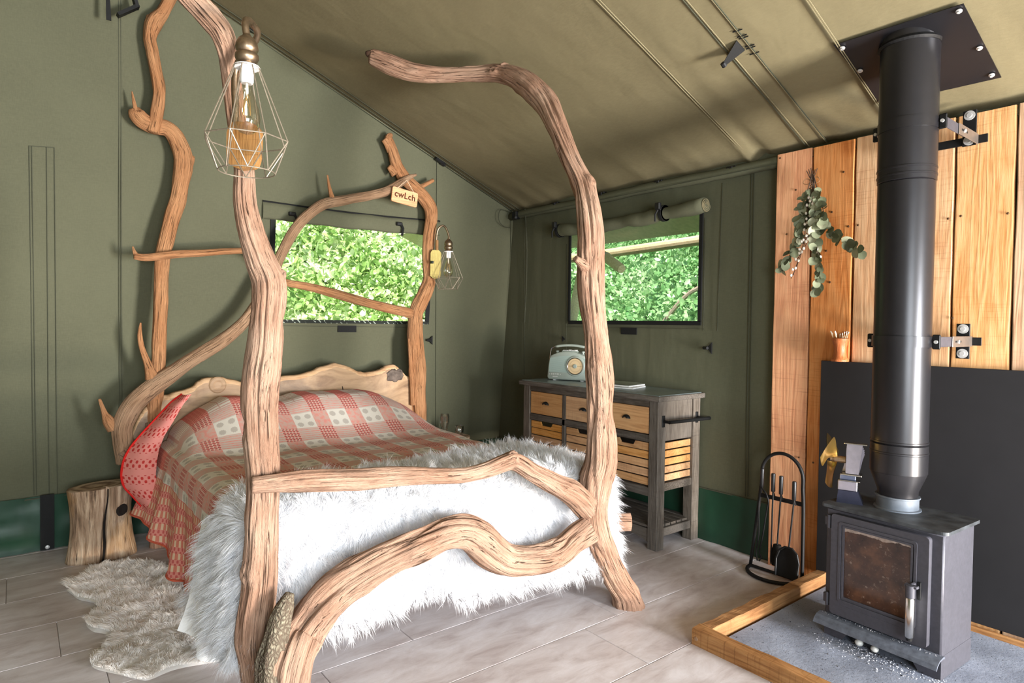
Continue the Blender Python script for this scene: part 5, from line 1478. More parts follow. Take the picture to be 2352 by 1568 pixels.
for i in range(nz_ + 1):
    t = i / nz_; z = .408 * t
    for j in range(ns_):
        a = 2 * PI * j / ns_
        ca, sa = math.cos(a), math.sin(a)
        rx = .165 - .022 * math.sin(PI * t) + .012 * (1 - t); ry = .125 - .012 * math.sin(PI * t)
        dd = 1 + .05 * float(vnoise(j / ns_ * 5, t * 1.5, 81, 5)) + .035 * float(vnoise(j / ns_ * 17, t * 1.1, 82, 17)) + (1 - t) ** 3 * .05 * float(vnoise(j / ns_ * 9, 3.2, 83, 9))
        # crack: the side facing the bed foot
        ac = 4.86 - .18 * (1 - t)
        dcr = abs(math.atan2(math.sin(a - ac), math.cos(a - ac)))
        dd -= .42 * math.exp(-(dcr / .06) ** 2) * (1 - .2 * t)
        kn_ = math.hypot((math.atan2(math.sin(a - 5.36), math.cos(a - 5.36))) * .15, z - .275)
        dd += .10 * math.exp(-(kn_ / .05) ** 2) - .20 * math.exp(-(kn_ / .026) ** 2)
        zz = z * (1 + .02 * ca - .01 * sa) if i == nz_ else z * (1 + (.02 * ca - .01 * sa) * t)
        V.append((lx + rx * dd * ca, ly + ry * dd * sa, zz)); gc.append((rx * dd * ca, ry * dd * sa, z))
F = [(i * ns_ + j, i * ns_ + (j + 1) % ns_, (i + 1) * ns_ + (j + 1) % ns_, (i + 1) * ns_ + j) for i in range(nz_) for j in range(ns_)]
F.append(tuple(range(ns_ - 1, -1, -1)))
raw('trunk', V, F, M_LOG, LG, True, None, None, gc)
k = NT('log_end_grain')
dv_ = k.n('VectorMath', dict(operation='LENGTH'), i0=k.n('Mapping', None, Vector=k.n('TexCoord').outputs['Object']).outputs[0])
rg_ = k.math('SINE', k.math('MULTIPLY', k.math('ADD', dv_.outputs['Value'], k.math('MULTIPLY', k.noise(k.coord('Object'), 8, 3), .03)), 420.0))
M_END = k.bsdf(k.ramp(k.math('ADD', k.math('MULTIPLY', rg_, .25), k.noise(k.coord('Object'), 20, 4)), [(.2, C(120, 96, 78)), (.8, C(196, 172, 146))]), .85, 0, .15)
tb = nz_ * ns_
cap = [V[tb + j] for j in range(ns_)]
cm = np.mean(cap, 0)
VV = [tuple(cm)] + [tuple(cm + (np.array(q_) - cm) * .9 + np.array([0, 0, .004])) for q_ in cap] + cap
raw('cut_top', VV, [(0, 1 + j, 1 + (j + 1) % ns_) for j in range(ns_)] + [(1 + j, 1 + ns_ + j, 1 + ns_ + (j + 1) % ns_, 1 + (j + 1) % ns_) for j in range(ns_)], M_END, LG)
cl = []
for i in range(12):
    t = i / 11; ac = 4.86 - .18 * (1 - t) + .03 * math.sin(t * 9)
    cl.append((lx + (.150 + .014 * (1 - t) - .012 * math.sin(PI * t)) * math.cos(ac), ly + (.116 + .010 * (1 - t) - .006 * math.sin(PI * t)) * math.sin(ac), .002 + .404 * t))
MB().tube(cl, [.0035 + .0035 * math.sin(PI * min(1, .2 + t_)) for t_ in np.linspace(0, 1, 12)], 6).build('crack', simple('log_crack', C(24, 18, 14), .95), LG)
MB().lathe([(0, -.006), (.036, -.004), (.038, .002), (.026, .005), (0, .0)], (lx + .152 * math.cos(5.36) * 1.0, ly + .118 * math.sin(5.36), .275), 16, (math.cos(5.36), math.sin(5.36), 0)).build('knot', simple('black_knot', C(36, 28, 24), .9), LG)
# ================================================================== the dresser
DZ = .938
DR = thing('dresser', 'dark stained dresser with honey wood drawers and slatted crates along the right wall', 'dresser', (3.2, 3.03, 0))
def bx(name, a, b, m, par=None, bev=.003, label=None):
    a, b = np.minimum(a, b), np.maximum(a, b)
    return MB().box(a, b, bev).build(name, m, par or DR, label=label)
X0, X1, Y0, Y1 = 3.000, 3.415, 2.395, 3.665
bx('top_frame', (2.972, 2.366, DZ - .036), (3.425, 3.690, DZ - .004), M_DARKH, None, .004)
k = NT('zinc_top')
n = k.noise(k.coord('Object'), 7, 5)
M_ZINC = k.bsdf(k.ramp(n, [(.3, C(120, 132, 134)), (.7, C(156, 168, 168))]), .34, .35, .5)
bx('worktop', (2.990, 2.384, DZ - .005), (3.408, 3.672, DZ), M_ZINC, None, .001, label='grey metal inset top')
for (xa, ya) in ((X0, Y0), (X0, Y1 - .07), (X1 - .07, Y0), (X1 - .07, Y1 - .07)):
    bx('leg', (xa, ya, 0), (xa + .07, ya + .07, DZ - .036), M_DARKW)
for z0_, z1_ in ((.862, .902), (.648, .692), (.318, .372)):
    bx('front_rail', (X0 + .004, Y0 + .07, z0_), (X0 + .05, Y1 - .07, z1_), M_DARKH)
dy = [(3.592, 3.243), (3.212, 2.858), (2.827, 2.472)]
for yc in (3.2275, 2.8425):
    bx('divider', (X0 + .004, yc - .0155, .372), (X0 + .05, yc + .0155, .862), M_DARKW)
# closed carcass behind the upper drawers
bx('back_panel', (X1 - .02, Y0 + .04, .33), (X1 - .006, Y1 - .04, .90), M_DARKH)
bx('inner_floor', (X0 + .05, Y0 + .02, .655), (X1 - .02, Y1 - .02, .668), M_DARKH)
bx('inner_floor', (X0 + .05, Y0 + .02, .355), (X1 - .02, Y1 - .02, .368), M_DARKH)
for ys in (Y0 + .012, Y1 - .028):
    bx('side_panel', (X0 + .07, ys, .655), (X1 - .07, ys + .016, .902), M_DARKW)
    bx('side_rail', (X0 + .07, ys - .006, .352), (X1 - .07, ys + .026, .400), M_DARKH)
for a_, b_ in dy:
    d = bx('drawer', (X0 + .008, b_ + .003, .697), (X0 + .34, a_ - .003, .858), M_DRAWER, None, .002)
    yc = (a_ + b_) / 2
    cup = MB()
    prof = []
    nn_ = 12
    V = []; F = []
    for i in range(nn_ + 1):
        a = PI * i / nn_
        for (s_, xo) in ((1.0, 0.0), (1.0, -.006), (.80, -.017), (.35, -.021)):
            V.append((X0 + .008 + xo, yc + .030 * s_ * math.cos(a), .772 + .024 * s_ * math.sin(a) + (0 if s_ > .9 else .002)))
    for i in range(nn_):
        for j in range(3): F.append((i * 4 + j, i * 4 + j + 1, (i + 1) * 4 + j + 1, (i + 1) * 4 + j))
    cup.add(V, F)
    cup.build('cup_handle', M_IRON, d, smooth=True)
# slatted crates: front with a hand hole, five slats each
for a_, b_ in dy:
    cr_ = bx('crate', (X0 + .03, b_ + .006, .376), (X0 + .045, a_ - .006, .384), M_DRAWER, None, .001)
    yc = (a_ + b_) / 2; w2 = (a_ - b_) / 2 - .006
    hole = [(-w2, .602), (-.062, .602), (-.050, .618), (.050, .618), (.062, .602), (w2, .602), (w2, .640), (-w2, .640)]
    hole = [(-w2, .594), (w2, .594), (w2, .641), (.068, .641), (.052, .614), (-.052, .614), (-.068, .641), (-w2, .641)]
    MB().prism(hole, (X0 + .014, yc, 0), (0, 1, 0), (0, 0, 1), (1, 0, 0), .012).build('slat', M_DRAWER, cr_)
    for i in range(4):
        z = .382 + i * .0535
        MB().box((X0 + .014, yc - w2, z), (X0 + .026, yc + w2, z + .046), .002).build('slat', M_DRAWER, cr_)
    for s_ in (-1, 1):
        MB().box((X0 + .026, yc + s_ * w2 - .012, .380), (X0 + .04, yc + s_ * w2 + .012, .640)).build('corner_post', M_DARKW, cr_)
for i in range(5):
    z = .408 + i * .0485
    bx('side_slat', (X0 + .07, Y0 + .020, z), (X1 - .07, Y0 + .032, z + .040), M_DRAWER, None, .002)
# lower slatted shelf with its curved rail
for i in range(7):
    x = X0 + .012 + i * .056
    bx('shelf_slat', (x, Y0 + .03, .125), (x + .046, Y1 - .03, .140), M_DARKH, None, .002)
arcp = [(Y0 + .07, .035), (Y0 + .07, .120), (Y1 - .07, .120), (Y1 - .07, .035)] + [(Y1 - .07 - (Y1 - Y0 - .14) * t, .035 + .055 * math.sin(PI * t) ** .6) for t in np.linspace(.04, .96, 16)]
MB().prism(arcp, (X0 + .010, 0, 0), (0, 1, 0), (0, 0, 1), (1, 0, 0), .022).build('shelf_rail', M_DARKH, DR)
for ys in (Y0 + .010, Y1 - .035):
    bx('shelf_rail', (X0 + .07, ys, .075), (X1 - .07, ys + .025, .125), M_DARKH)
# towel bar on the end
yb0 = Y0 - .058
bar = MB().tube([(3.028, yb0, .783), (3.45, yb0, .776)], .011, 12).build('towel_bar', M_IRON, DR)
for x in (3.045, 3.375):
    MB().box((x - .012, Y0 - .006, .745), (x + .012, Y0, .815), .002).build('bar_bracket', M_IRON, bar)
    MB().tube([(x, Y0 - .004, .780), (x, yb0, .780)], .009, 8).build('bar_bracket', M_IRON, bar)

# ---- radio
rp = at(1310, 800, 0, 3.255)
RD = thing('radio', 'pale green retro radio with a round cream dial and a carrying handle on the dresser', 'radio', (rp[0], rp[1], DZ), math.radians(-66))
M_RAD = simple('pale_green_shell', C(172, 182, 173), .4, 0, .5, .03, 20)
def shell(w_, h0, h1, n_=10):
    """front outline: straight bottom with round corners, sides leaning in, bowed top"""
    o = rc(-w_ / 2 + .024, .030, .024, PI, 1.5 * PI, 6) + rc(w_ / 2 - .024, .030, .024, 1.5 * PI, 2 * PI, 6)
    o += [(w_ / 2 - .006, .10), (w_ / 2 - .016, h0 - .020)]
    o += [(t * (w_ / 2 - .026), h1 - (h1 - h0) * t * t) for t in np.linspace(1, -1, 13)]
    o += [(-w_ / 2 + .016, h0 - .020), (-w_ / 2 + .006, .10)]
    return o
ol_ = shell(.330, .182, .218)
mb = MB()
V = []; m_ = len(ol_); cxr, czr = 0, .11
for ins, y in ((.010, -.052), (.0, -.044), (0, .044), (.010, .052)):
    V += [(p[0] * (1 - ins / .165), y, czr + (p[1] - czr) * (1 - ins / .11)) for p in ol_]
F = [(q_ * m_ + i, q_ * m_ + (i + 1) % m_, (q_ + 1) * m_ + (i + 1) % m_, (q_ + 1) * m_ + i) for q_ in range(3) for i in range(m_)]
F += [tuple(range(m_ - 1, -1, -1)), tuple(3 * m_ + i for i in range(m_))]
mb.add(V, F); mb.build('case', M_RAD, RD, auto=50)
k = NT('speaker_grille')
sx_ = k.n('SeparateXYZ', None, Vector=k.n('TexCoord').outputs['Object'])
gr = k.math('SINE', k.math('MULTIPLY', sx_.outputs['Z'], 1500.0))
M_GRL = k.bsdf(k.mix(k.math('GREATER_THAN', gr, 0), C(160, 178, 170), C(184, 202, 194)), .5, 0, .4, k.bump(gr, .4, .002))
gl_o = [(p[0] * .93, .052 + (p[1] - .052) * .80) for p in ol_ if p[1] > .05]
gl_o = [(-.150, .062), (.150, .062), (.148, .12), (.140, .166)] + [(t * .136, .186 - .018 * t * t) for t in np.linspace(1, -1, 9)] + [(-.140, .166), (-.148, .12)]
MB().prism(gl_o, (0, -.0515, 0), (1, 0, 0), (0, 0, 1), (0, -1, 0), .002).build('grille', M_GRL, RD)
dcx, dcz = .066, .112
MB().lathe([(.076, 0), (.076, .006), (.070, .012), (.062, .012), (.060, .006), (.060, 0)], (dcx, -.052, dcz), 44, (0, -1, 0), False).build('dial_ring', M_RAD, RD, auto=40)
MB().lathe([(.064, .010), (.064, .0145), (.060, .0155), (.057, .0130)], (dcx, -.052, dcz), 44, (0, -1, 0), False).build('dial_trim', M_CHROME, RD, auto=40)
k = NT('cream_dial')
v = k.n('SeparateXYZ', None, Vector=k.n('TexCoord').outputs['Object'])
ddx, ddz = k.math('SUBTRACT', v.outputs['X'], dcx), k.math('SUBTRACT', v.outputs['Z'], dcz)
rr_ = k.math('SQRT', k.math('ADD', k.math('MULTIPLY', ddx, ddx), k.math('MULTIPLY', ddz, ddz)))
tick = k.math('GREATER_THAN', k.math('SINE', k.math('MULTIPLY', k.math('ARCTAN2', ddz, ddx), 44.0)), .55)
rng_ = k.math('MULTIPLY', k.math('GREATER_THAN', rr_, .038), k.math('LESS_THAN', rr_, .047))
M_DIAL = k.bsdf(k.mix(k.math('MULTIPLY', k.math('MULTIPLY', tick, rng_), .6), C(236, 206, 162), C(140, 100, 60)), .3, 0, .5)
MB().lathe([(.058, 0), (.058, .010), (0, .0102)], (dcx, -.052, dcz), 44, (0, -1, 0)).build('dial', M_DIAL, RD)
MB().lathe([(.015, .010), (.015, .018), (.012, .021), (0, .021)], (dcx, -.052, dcz), 24, (0, -1, 0)).build('tuning_knob', M_RAD, RD, auto=40)
MB().box((dcx - .050, -.0638, dcz - .0008), (dcx + .050, -.0626, dcz + .0008)).build('dial_needle', simple('needle', C(120, 84, 54), .5), RD)
text_mesh('brand_letters', 'BUSH', .017, (-.100, -.0525, .046), (1, 0, 0), (0, 0, 1), (0, -1, 0), M_WHITE, RD, .0015, 1.7)
MB().box((-.118, -.0545, .026), (-.078, -.052, .032), .001).build('name_bar', M_WHITE, RD)
for x in (-.142, -.056): MB().lathe([(.003, 0), (.003, .002), (0, .002)], (x, -.052, .046), 10, (0, -1, 0)).build('dot', M_WHITE, RD)
hp = [(-.168, .0, .150), (-.160, 0, .205), (-.150, 0, .236), (-.118, 0, .250)]
for s_ in (-1, 1):
    MB().tube(smoothpath([(s_ * abs(a), b, c) if s_ < 0 else (abs(a), b, c) for a, b, c in hp], 5), .0045, 8).build('handle_arm', M_CHROME, RD)
    MB().lathe([(.010, 0), (.010, .008), (0, .010)], (s_ * .160, 0, .150), 14, (s_, 0, 0)).build('pivot', M_CHROME, RD)
MB().tube([(x, 0, .250 + .013 * (1 - (x / .122) ** 2)) for x in np.linspace(-.122, .122, 14)], [.007] + [.0095] * 12 + [.007], 12).build('handle_grip', M_RAD, RD, smooth=True)
for x in (-.104, .104):
    MB().lathe([(.007, 0), (.007, .010), (.012, .012), (.012, .022), (0, .023)], (x, 0, .198), 14).build('knob', M_RAD, RD, auto=40)
MB().box((-.062, -.016, .212), (.062, .016, .222), .002).build('button_bank', M_RAD, RD)
for i in range(5):
    MB().box((-.056 + i * .023, -.012, .222), (-.036 + i * .023, .012, .2275 + (.003 if i in (2, 4) else 0)), .0015).build('button', M_WHITE, RD)
for x in (-.11, .11):
    MB().box((x - .012, -.04, .0), (x + .012, .04, .0075), .002).build('foot', M_WHITE, RD)

# ---- magazines on the dresser
mp0 = np.array([3.195, 2.88])
for i, (dx_, dy_, rz, lab, m_) in enumerate(((.0, .0, 16, 'open white magazine lying under another one on the dresser', M_WHITE), (.012, .02, 9, 'thin magazine with a grey-green cover, on top of the other one', simple('magazine_cover', C(158, 164, 150), .35, 0, .5, .35, 14)))):
    z = DZ + .001 + i * .0125
    t = thing('magazine', lab, 'magazine', (mp0[0] + dx_, mp0[1] + dy_, z), math.radians(rz))
    MB().box((-.095, -.14, 0), (.105, .14, .009), .001).build('pages', M_WHITE, t)
    V = []
    for a in range(9):
        for b in range(9):
            x, y = -.098 + .206 * a / 8, -.143 + .286 * b / 8
            V.append((x, y, .0098 + .010 * (a / 8) ** 4 * (b / 8) + .003 * math.sin(b * .7)))
    raw('cover', V, [(a * 9 + b, (a + 1) * 9 + b, (a + 1) * 9 + b + 1, a * 9 + b + 1) for a in range(8) for b in range(8)], m_, t, True)

# ================================================================== caged lamps on the posts
k = NT('clear_bulb_glass')
M_BULB = k.surf(k.n('MixShader', None, i0=k.math('ADD', .10, k.math('MULTIPLY', k.n('LayerWeight', None, Blend=.45).outputs['Facing'], .5)), i1=k.n('BsdfTransparent', None, Color=(.96, .92, .84, 1)), i2=k.n('BsdfGlossy', None, Roughness=.05)))
M_FILA = simple('filament', C(206, 170, 110), .4, .8)
M_MOUNT = m_plank('lichened_wood', C(182, 160, 92), C(112, 88, 44), C(216, 204, 122), 'Z', 4, False, .6)
M_MOUNTA = m_plank('varnished_wood', C(138, 96, 56), C(72, 44, 24), C(180, 138, 90), 'Z', 4, False, .35)
def cage_lamp(label, c, back, block, bsize, bmat, tilt=0.0):
    """c: centre of the cage's top ring; back: unit vector to the mount; block: centre of the mount"""
    c = Vector(c); bk = Vector(back)
    L = thing('caged_lamp', label, 'lamp', tuple(block))
    ang = math.atan2(bk.y, bk.x)
    # mount block
    b = Vector(block); w_, h_, t_ = bsize
    o = rc(-w_ / 2 + w_ * .38, -h_ / 2 + w_ * .38, w_ * .38, PI, 1.5 * PI, 5) + rc(w_ / 2 - w_ * .38, -h_ / 2 + w_ * .38, w_ * .38, 1.5 * PI, 2 * PI, 5) + rc(w_ / 2 - w_ * .34, h_ / 2 - w_ * .34, w_ * .34, 0, .5 * PI, 5) + rc(-w_ / 2 + w_ * .34, h_ / 2 - w_ * .34, w_ * .34, .5 * PI, PI, 5)
    o = [(p[0] * (1 + .06 * math.sin(i * 1.3)), p[1] * (1 + .02 * math.sin(i * 2.1))) for i, p in enumerate(o)]
    fx = Vector((-FWD[0], -FWD[1], 0)).normalized() if bmat is M_MOUNT else -bk
    sxv = Vector((0, 0, 1)).cross(fx).normalized()
    mb = MB(); mb.prism(o, b - fx * t_ / 2, sxv, (0, 0, 1), fx, t_)
    MBk = mb.build('mount_block', bmat, L)
    return L, c, bk, b
def finish_lamp(L, c, bk, b, s, nseg, arm_pts, arm_r, rot0=0.0):
    MB().tube(smoothpath(arm_pts, 8), arm_r, 10).build('arm', M_BRASS, L, smooth=True)
    z0 = c.z
    MB().lathe([(.010, .095), (.014, .088), (.024, .080), (.031, .066), (.033, .052), (.030, .044), (.027, .040), (.033, .034), (.034, .024), (.030, .014), (.024, .008), (.030, .002), (.031, -.004), (.0, -.004)], c, 28).build('lamp_cap', M_BRASS, L, auto=40)
    MB().lathe([(.036, .0), (.038, -.003), (.036, -.006), (.020, -.004), (.020, -.001), (.036, 0)], c, 24).build('top_washer', M_WHITE, L)
    MB().lathe([(.019, -.002), (.019, -.046), (.016, -.052), (.0, -.052)], c, 24).build('socket', M_WHITE, L, auto=40)
    bulb = MB().lathe([(.013, -.052), (.014, -.066), (.022, -.090), (.033, -.125), (.038, -.155), (.035, -.180), (.020, -.198), (0, -.204)], c, 28).build('bulb', M_BULB, L, smooth=True)
    MB().lathe([(.004, -.052), (.005, -.075), (.003, -.095), (.0, -.096)], c, 10).build('bulb_stem', M_WHITE, bulb)
    sp = [c + Vector((.010 * math.cos(a * 1.0) * (1 if True else 0), .010 * math.sin(a), -.085 - .06 * abs(((a / (2 * PI) * 4) % 2) - 1))) for a in np.linspace(0, 2 * PI, 33)]
    MB().tube(sp, .0012, 5).build('filament', M_FILA, bulb)
    r0, r1, r2 = .036 * s, .122 * s, .080 * s
    h1, h2 = -.222 * s, -.315 * s
    A = [c + Vector((r0 * math.cos(2 * PI * i / nseg + rot0), r0 * math.sin(2 * PI * i / nseg + rot0), -.004)) for i in range(nseg)]
    Bm = [c + Vector((r1 * math.cos(2 * PI * i / nseg + rot0), r1 * math.sin(2 * PI * i / nseg + rot0), h1)) for i in range(nseg)]
    Cb = [c + Vector((r2 * math.cos(2 * PI * (i + .5) / nseg + rot0), r2 * math.sin(2 * PI * (i + .5) / nseg + rot0), h2)) for i in range(nseg)]
    wr = .0019
    MB().tube([c + Vector((r0 * math.cos(a), r0 * math.sin(a), -.004)) for a in np.linspace(0, 2 * PI, 25)], wr, 6, False).build('cage_ring', M_WIRE, L)
    MB().tube([c + Vector((r2 * math.cos(a), r2 * math.sin(a), h2)) for a in np.linspace(0, 2 * PI, 29)], wr, 6, False).build('cage_ring', M_WIRE, L)
    CG = MB().tube(Bm + Bm[:1], wr, 6).build('cage', M_WIRE, L)
    for i in range(nseg):
        MB().tube([A[i], Bm[i]], wr, 6).build('wire', M_WIRE, CG)
        MB().tube([Bm[i], Cb[i]], wr, 6).build('wire', M_WIRE, CG)
        MB().tube([Bm[(i + 1) % nseg], Cb[i]], wr, 6).build('wire', M_WIRE, CG)

# big one on the near post
bc = foot(562, 336, .085)
bk1 = Vector((FWD[0], FWD[1], 0)).normalized()
c1 = foot(567, 152, .270)
L1 = cage_lamp('big caged lamp with a clear bulb hanging from the near bed post', c1, bk1, bc, (.105, .150, .035), M_MOUNTA)
cc1 = Vector(c1)
zt = onp(560, 46, (0.69, 2.25 - .21, 0), FNn)[2]
arm = [cc1 + Vector((0, 0, .088)), cc1 + Vector((0, 0, .125)), Vector((cc1.x + bk1.x * .025, cc1.y + bk1.y * .025, zt - .012)), Vector((cc1.x + bk1.x * .075, cc1.y + bk1.y * .075, zt)), Vector((cc1.x + bk1.x * .125, cc1.y + bk1.y * .125, zt - .02)),
       Vector((bc[0] - bk1.x * .005, bc[1] - bk1.y * .005, zt - .10)), Vector((bc[0], bc[1], bc[2] + .10)), Vector((bc[0], bc[1], bc[2] + .06))]
arm = [p + Vector((-.004, .003, 0)) * i for i, p in enumerate(arm)]
finish_lamp(*L1, 1.0, 8, [tuple(p) for p in arm], .0105, .15)
# small looking one on the far head post
b2 = at(1001, 607, 1, YH - .075)
c2_ = at(1030, 577, 1, YH - .13)
L2 = cage_lamp('caged lamp with a yellowed wood mount on the head post by the dresser', c2_, Vector((-1, .3, 0)).normalized(), b2, (.078, .215, .045), M_MOUNT)
cc2 = Vector(c2_); bb2 = Vector(b2)
zt2 = at(1017, 518, 1, YH - .11)[2]
arm = [cc2 + Vector((0, 0, .085)), cc2 + Vector((.002, 0, .115)), cc2.lerp(Vector((bb2.x, bb2.y, cc2.z)), .22) + Vector((0, 0, zt2 - cc2.z - .018)), Vector(((cc2.x + bb2.x) / 2, (cc2.y + bb2.y) / 2, zt2)), cc2.lerp(Vector((bb2.x, bb2.y, cc2.z)), .85) + Vector((0, 0, zt2 - cc2.z - .03)), Vector((bb2.x + .004, bb2.y, bb2.z + .20)), Vector((bb2.x + .004, bb2.y, bb2.z + .09))]
finish_lamp(*L2, .92, 8, [tuple(p) for p in arm], .0085, .3)
MB().tube([Vector((bb2.x + .006, bb2.y - .004, bb2.z + .10)), Vector((bb2.x + .006, bb2.y - .004, bb2.z + .185))], .012, 10).build('arm_sleeve', M_MOUNTA, L2[0])
MB().box(Vector(b2) + Vector((-.052, -.03, .002)), Vector(b2) + Vector((-.036, -.005, .022)), .002).build('switch', M_BLKPL, L2[0])

# ================================================================== glasses on the stump behind the bed
gq = at(1021, 948, 1, 4.18)
st_z = .46
o = MB()
V = []; ns_ = 40; gc = []
for i in range(9):
    t = i / 8
    for j in range(ns_):
        a = 2 * PI * j / ns_
        r = .15 * (1 + .06 * float(vnoise(j / ns_ * 5, t, 91, 5)) - .05 * math.sin(PI * t))
        V.append((2.70 + r * math.cos(a), 4.20 + r * math.sin(a), st_z * t)); gc.append((r * math.cos(a), r * math.sin(a), st_z * t))
F = [(i * ns_ + j, i * ns_ + (j + 1) % ns_, (i + 1) * ns_ + (j + 1) % ns_, (i + 1) * ns_ + j) for i in range(8) for j in range(ns_)] + [tuple(8 * ns_ + j for j in range(ns_))]
STL = thing('log_stool', 'log stool standing on the dresser side of the bed under the glasses', 'stool', (2.70, 4.20, 0))
raw('trunk', V, F, M_LOG, STL, False, None, None, gc)
k = NT('clear_glass')
M_GLS = k.surf(k.n('MixShader', None, i0=k.math('ADD', .14, k.math('MULTIPLY', k.n('LayerWeight', None, Blend=.5).outputs['Facing'], .8)), i1=k.n('BsdfTransparent', None, Color=(.93, .95, .95, 1)), i2=k.n('BsdfGlossy', None, Roughness=.04)))
gx_, gy_ = gq[0], gq[1]
hh = gq[2] - st_z
t = thing('carafe', 'upturned clear ribbed glass carafe beyond the edge of the bed', 'carafe', (gx_, gy_, st_z))
MB().lathe([(.022, .001), (.020, hh * .25), (.030, hh * .45), (.038, hh * .62), (.038, hh * .88), (.030, hh * .98), (0, hh)], (gx_, gy_, st_z), 18).build('glass', M_GLS, t, smooth=False)
g2 = at(1055, 977, 1, 4.14)
t = thing('drinking_glass', 'small clear drinking glass beside the upturned carafe', 'glass', (g2[0], g2[1], st_z))
MB().lathe([(0, .001), (.024, .001), (.036, max(.03, (g2[2] - st_z) * .6)), (.034, g2[2] - st_z), (.032, g2[2] - st_z), (.034, max(.03, (g2[2] - st_z) * .6)), (.022, .006), (0, .006)], (g2[0], g2[1], st_z), 24).build('glass', M_GLS, t, smooth=True)

# ================================================================== dried bunch on the boards
BQ = thing('dried_bouquet', 'dried eucalyptus bunch with white buds hanging upside down on the boards', 'bouquet', tuple(at(1865, 395, 0, 3.34)))
rb2 = random.Random(9)
M_LEAFD = [simple('eucalyptus_grey', C(126, 132, 106), .75, 0, .2, .18, 60), simple('eucalyptus_dark', C(92, 98, 76), .75, 0, .2, .2, 60), simple('eucalyptus_pale', C(158, 160, 134), .75, 0, .2, .15, 60)]
M_STEMB = simple('dark_twig', C(62, 46, 34), .8)
M_BUD = simple('cotton_bud', C(236, 226, 212), .9)
leaf_me = []
for li in range(3):
    V = []; F = []
    for a in range(6):
        for b in range(5):
            u_ = a / 5; v_ = b / 4 * 2 - 1
            w_ = math.sin(PI * min(1, u_ * .92 + .06)) ** .55
            V.append((v_ * w_ * .5, u_ - .02, .10 * (v_ * w_) ** 2 - .12 * u_ * u_ * (li - .5)))
    F = [(a * 5 + b, a * 5 + b + 1, (a + 1) * 5 + b + 1, (a + 1) * 5 + b) for a in range(5) for b in range(4)]
    me = bpy.data.meshes.new('leaf'); me.from_pydata(V, [], F); me.materials.append(M_LEAFD[li])
    for p_ in me.polygons: p_.use_smooth = True
    leaf_me.append(me)
def bpx(x, y, o_=0.03): return at(x, y, 0, 3.355 - o_)
base0 = Vector(at(1865, 395, 0, 3.34))
def leaf(p, d, size, li, roll):
    o = bpy.data.objects.new('leaf', leaf_me[li]); COL.objects.link(o); o.parent = BQ
    y = Vector(d).normalized(); x = y.cross(Vector((-1, 0, 0)))
    x = x.normalized() if x.length > 1e-3 else Vector((0, 1, 0)); z = x.cross(y)
    R = Matrix((x, y, z)).transposed().to_4x4() @ Matrix.Rotation(roll, 4, 'Y') @ Matrix.Rotation(rb2.uniform(-.5, .5), 4, 'X')
    o.matrix_basis = Matrix.Translation(Vector(p) - base0) @ R @ Matrix.Diagonal((size, size, size, 1))
br = [[(1866, 400), (1858, 470), (1842, 530), (1815, 590), (1797, 618)], [(1868, 400), (1876, 470), (1892, 515), (1930, 548), (1978, 577)], [(1867, 400), (1872, 480), (1874, 560), (1882, 620), (1879, 668)], [(1866, 400), (1862, 460), (1866, 520), (1876, 590)], [(1866, 400), (1850, 455), (1838, 500), (1840, 545)], [(1868, 400), (1882, 450), (1892, 490), (1888, 520)]]
for bi, pts in enumerate(br):
    dep = [.02 + .02 * (bi % 3) + .03 * math.sin(PI * i / 4) for i in range(len(pts))]
    P = smoothpath([tuple(bpx(x, y, d)) for (x, y), d in zip(pts, dep)], 8)
    MB().tube([tuple(p) for p in P], [.0032 * (1 - .6 * i / len(P)) for i in range(len(P))], 6).build('stem', M_STEMB, BQ)
    n_ = len(P); cnt = (26, 28, 26, 20, 18, 18)[bi]
    for i in range(cnt):
        t = .22 + .78 * i / (cnt - 1)
        q_ = P[min(n_ - 1, int(t * (n_ - 1)))]; q2 = P[min(n_ - 1, int(t * (n_ - 1)) + 2)] - P[max(0, int(t * (n_ - 1)) - 2)]
        d = Vector(q2).normalized()
        s_ = 1 if i % 2 else -1
        side = d.cross(Vector((-1, 0, 0))).normalized() * s_
        leaf(q_ + np.array([-.012 * rb2.random(), 0, 0]), d * rb2.uniform(.6, 1.2) + side * rb2.uniform(.2, .9) + Vector((-.35 * rb2.random(), 0, 0)), rb2.uniform(.036, .056), rb2.choice((0, 0, 1, 2)), rb2.uniform(-.8, .8))
bud0 = None
for pts in ([(1867, 420), (1862, 500), (1845, 560), (1822, 632)], [(1868, 420), (1860, 510), (1838, 590), (1817, 640)], [(1868, 420), (1868, 500), (1852, 560), (1828, 600)], [(1867, 430), (1875, 480), (1872, 540), (1884, 600)], [(1866, 430), (1854, 480), (1850, 520), (1846, 560)]):
    P = smoothpath([tuple(bpx(x, y, .075)) for x, y in pts], 6)
    MB().tube([tuple(p) for p in P], .0016, 5).build('twig', M_STEMB, BQ)
    for i in range(3, len(P), 2):
        q_ = Vector(P[i]) + Vector((-.004, rb2.uniform(-.012, .012), rb2.uniform(-.006, .006)))
        if bud0 is None:
            bm = bmesh.new(); bmesh.ops.create_icosphere(bm, subdivisions=2, radius=.0068)
            bud0 = raw('bud', [tuple(Vector((v_.co.x, v_.co.y, v_.co.z * 1.25)) + q_) for v_ in bm.verts], [[v_.index for v_ in f.verts] for f in bm.faces], M_BUD, BQ, True); b00 = q_.copy(); bm.free()
        else: copy_under(bud0, BQ, q_ - b00)
tb_ = [tuple(Vector(bpx(1865, 412, .03)) + Vector((.010 * math.cos(a), .014 * math.sin(a), -.0022 * a))) for a in np.linspace(0, 10 * PI, 90)]
M_TWN = simple('twine_brown', C(148, 112, 78), .9)
MB().tube(tb_, .0022, 5).build('twine', M_TWN, BQ)
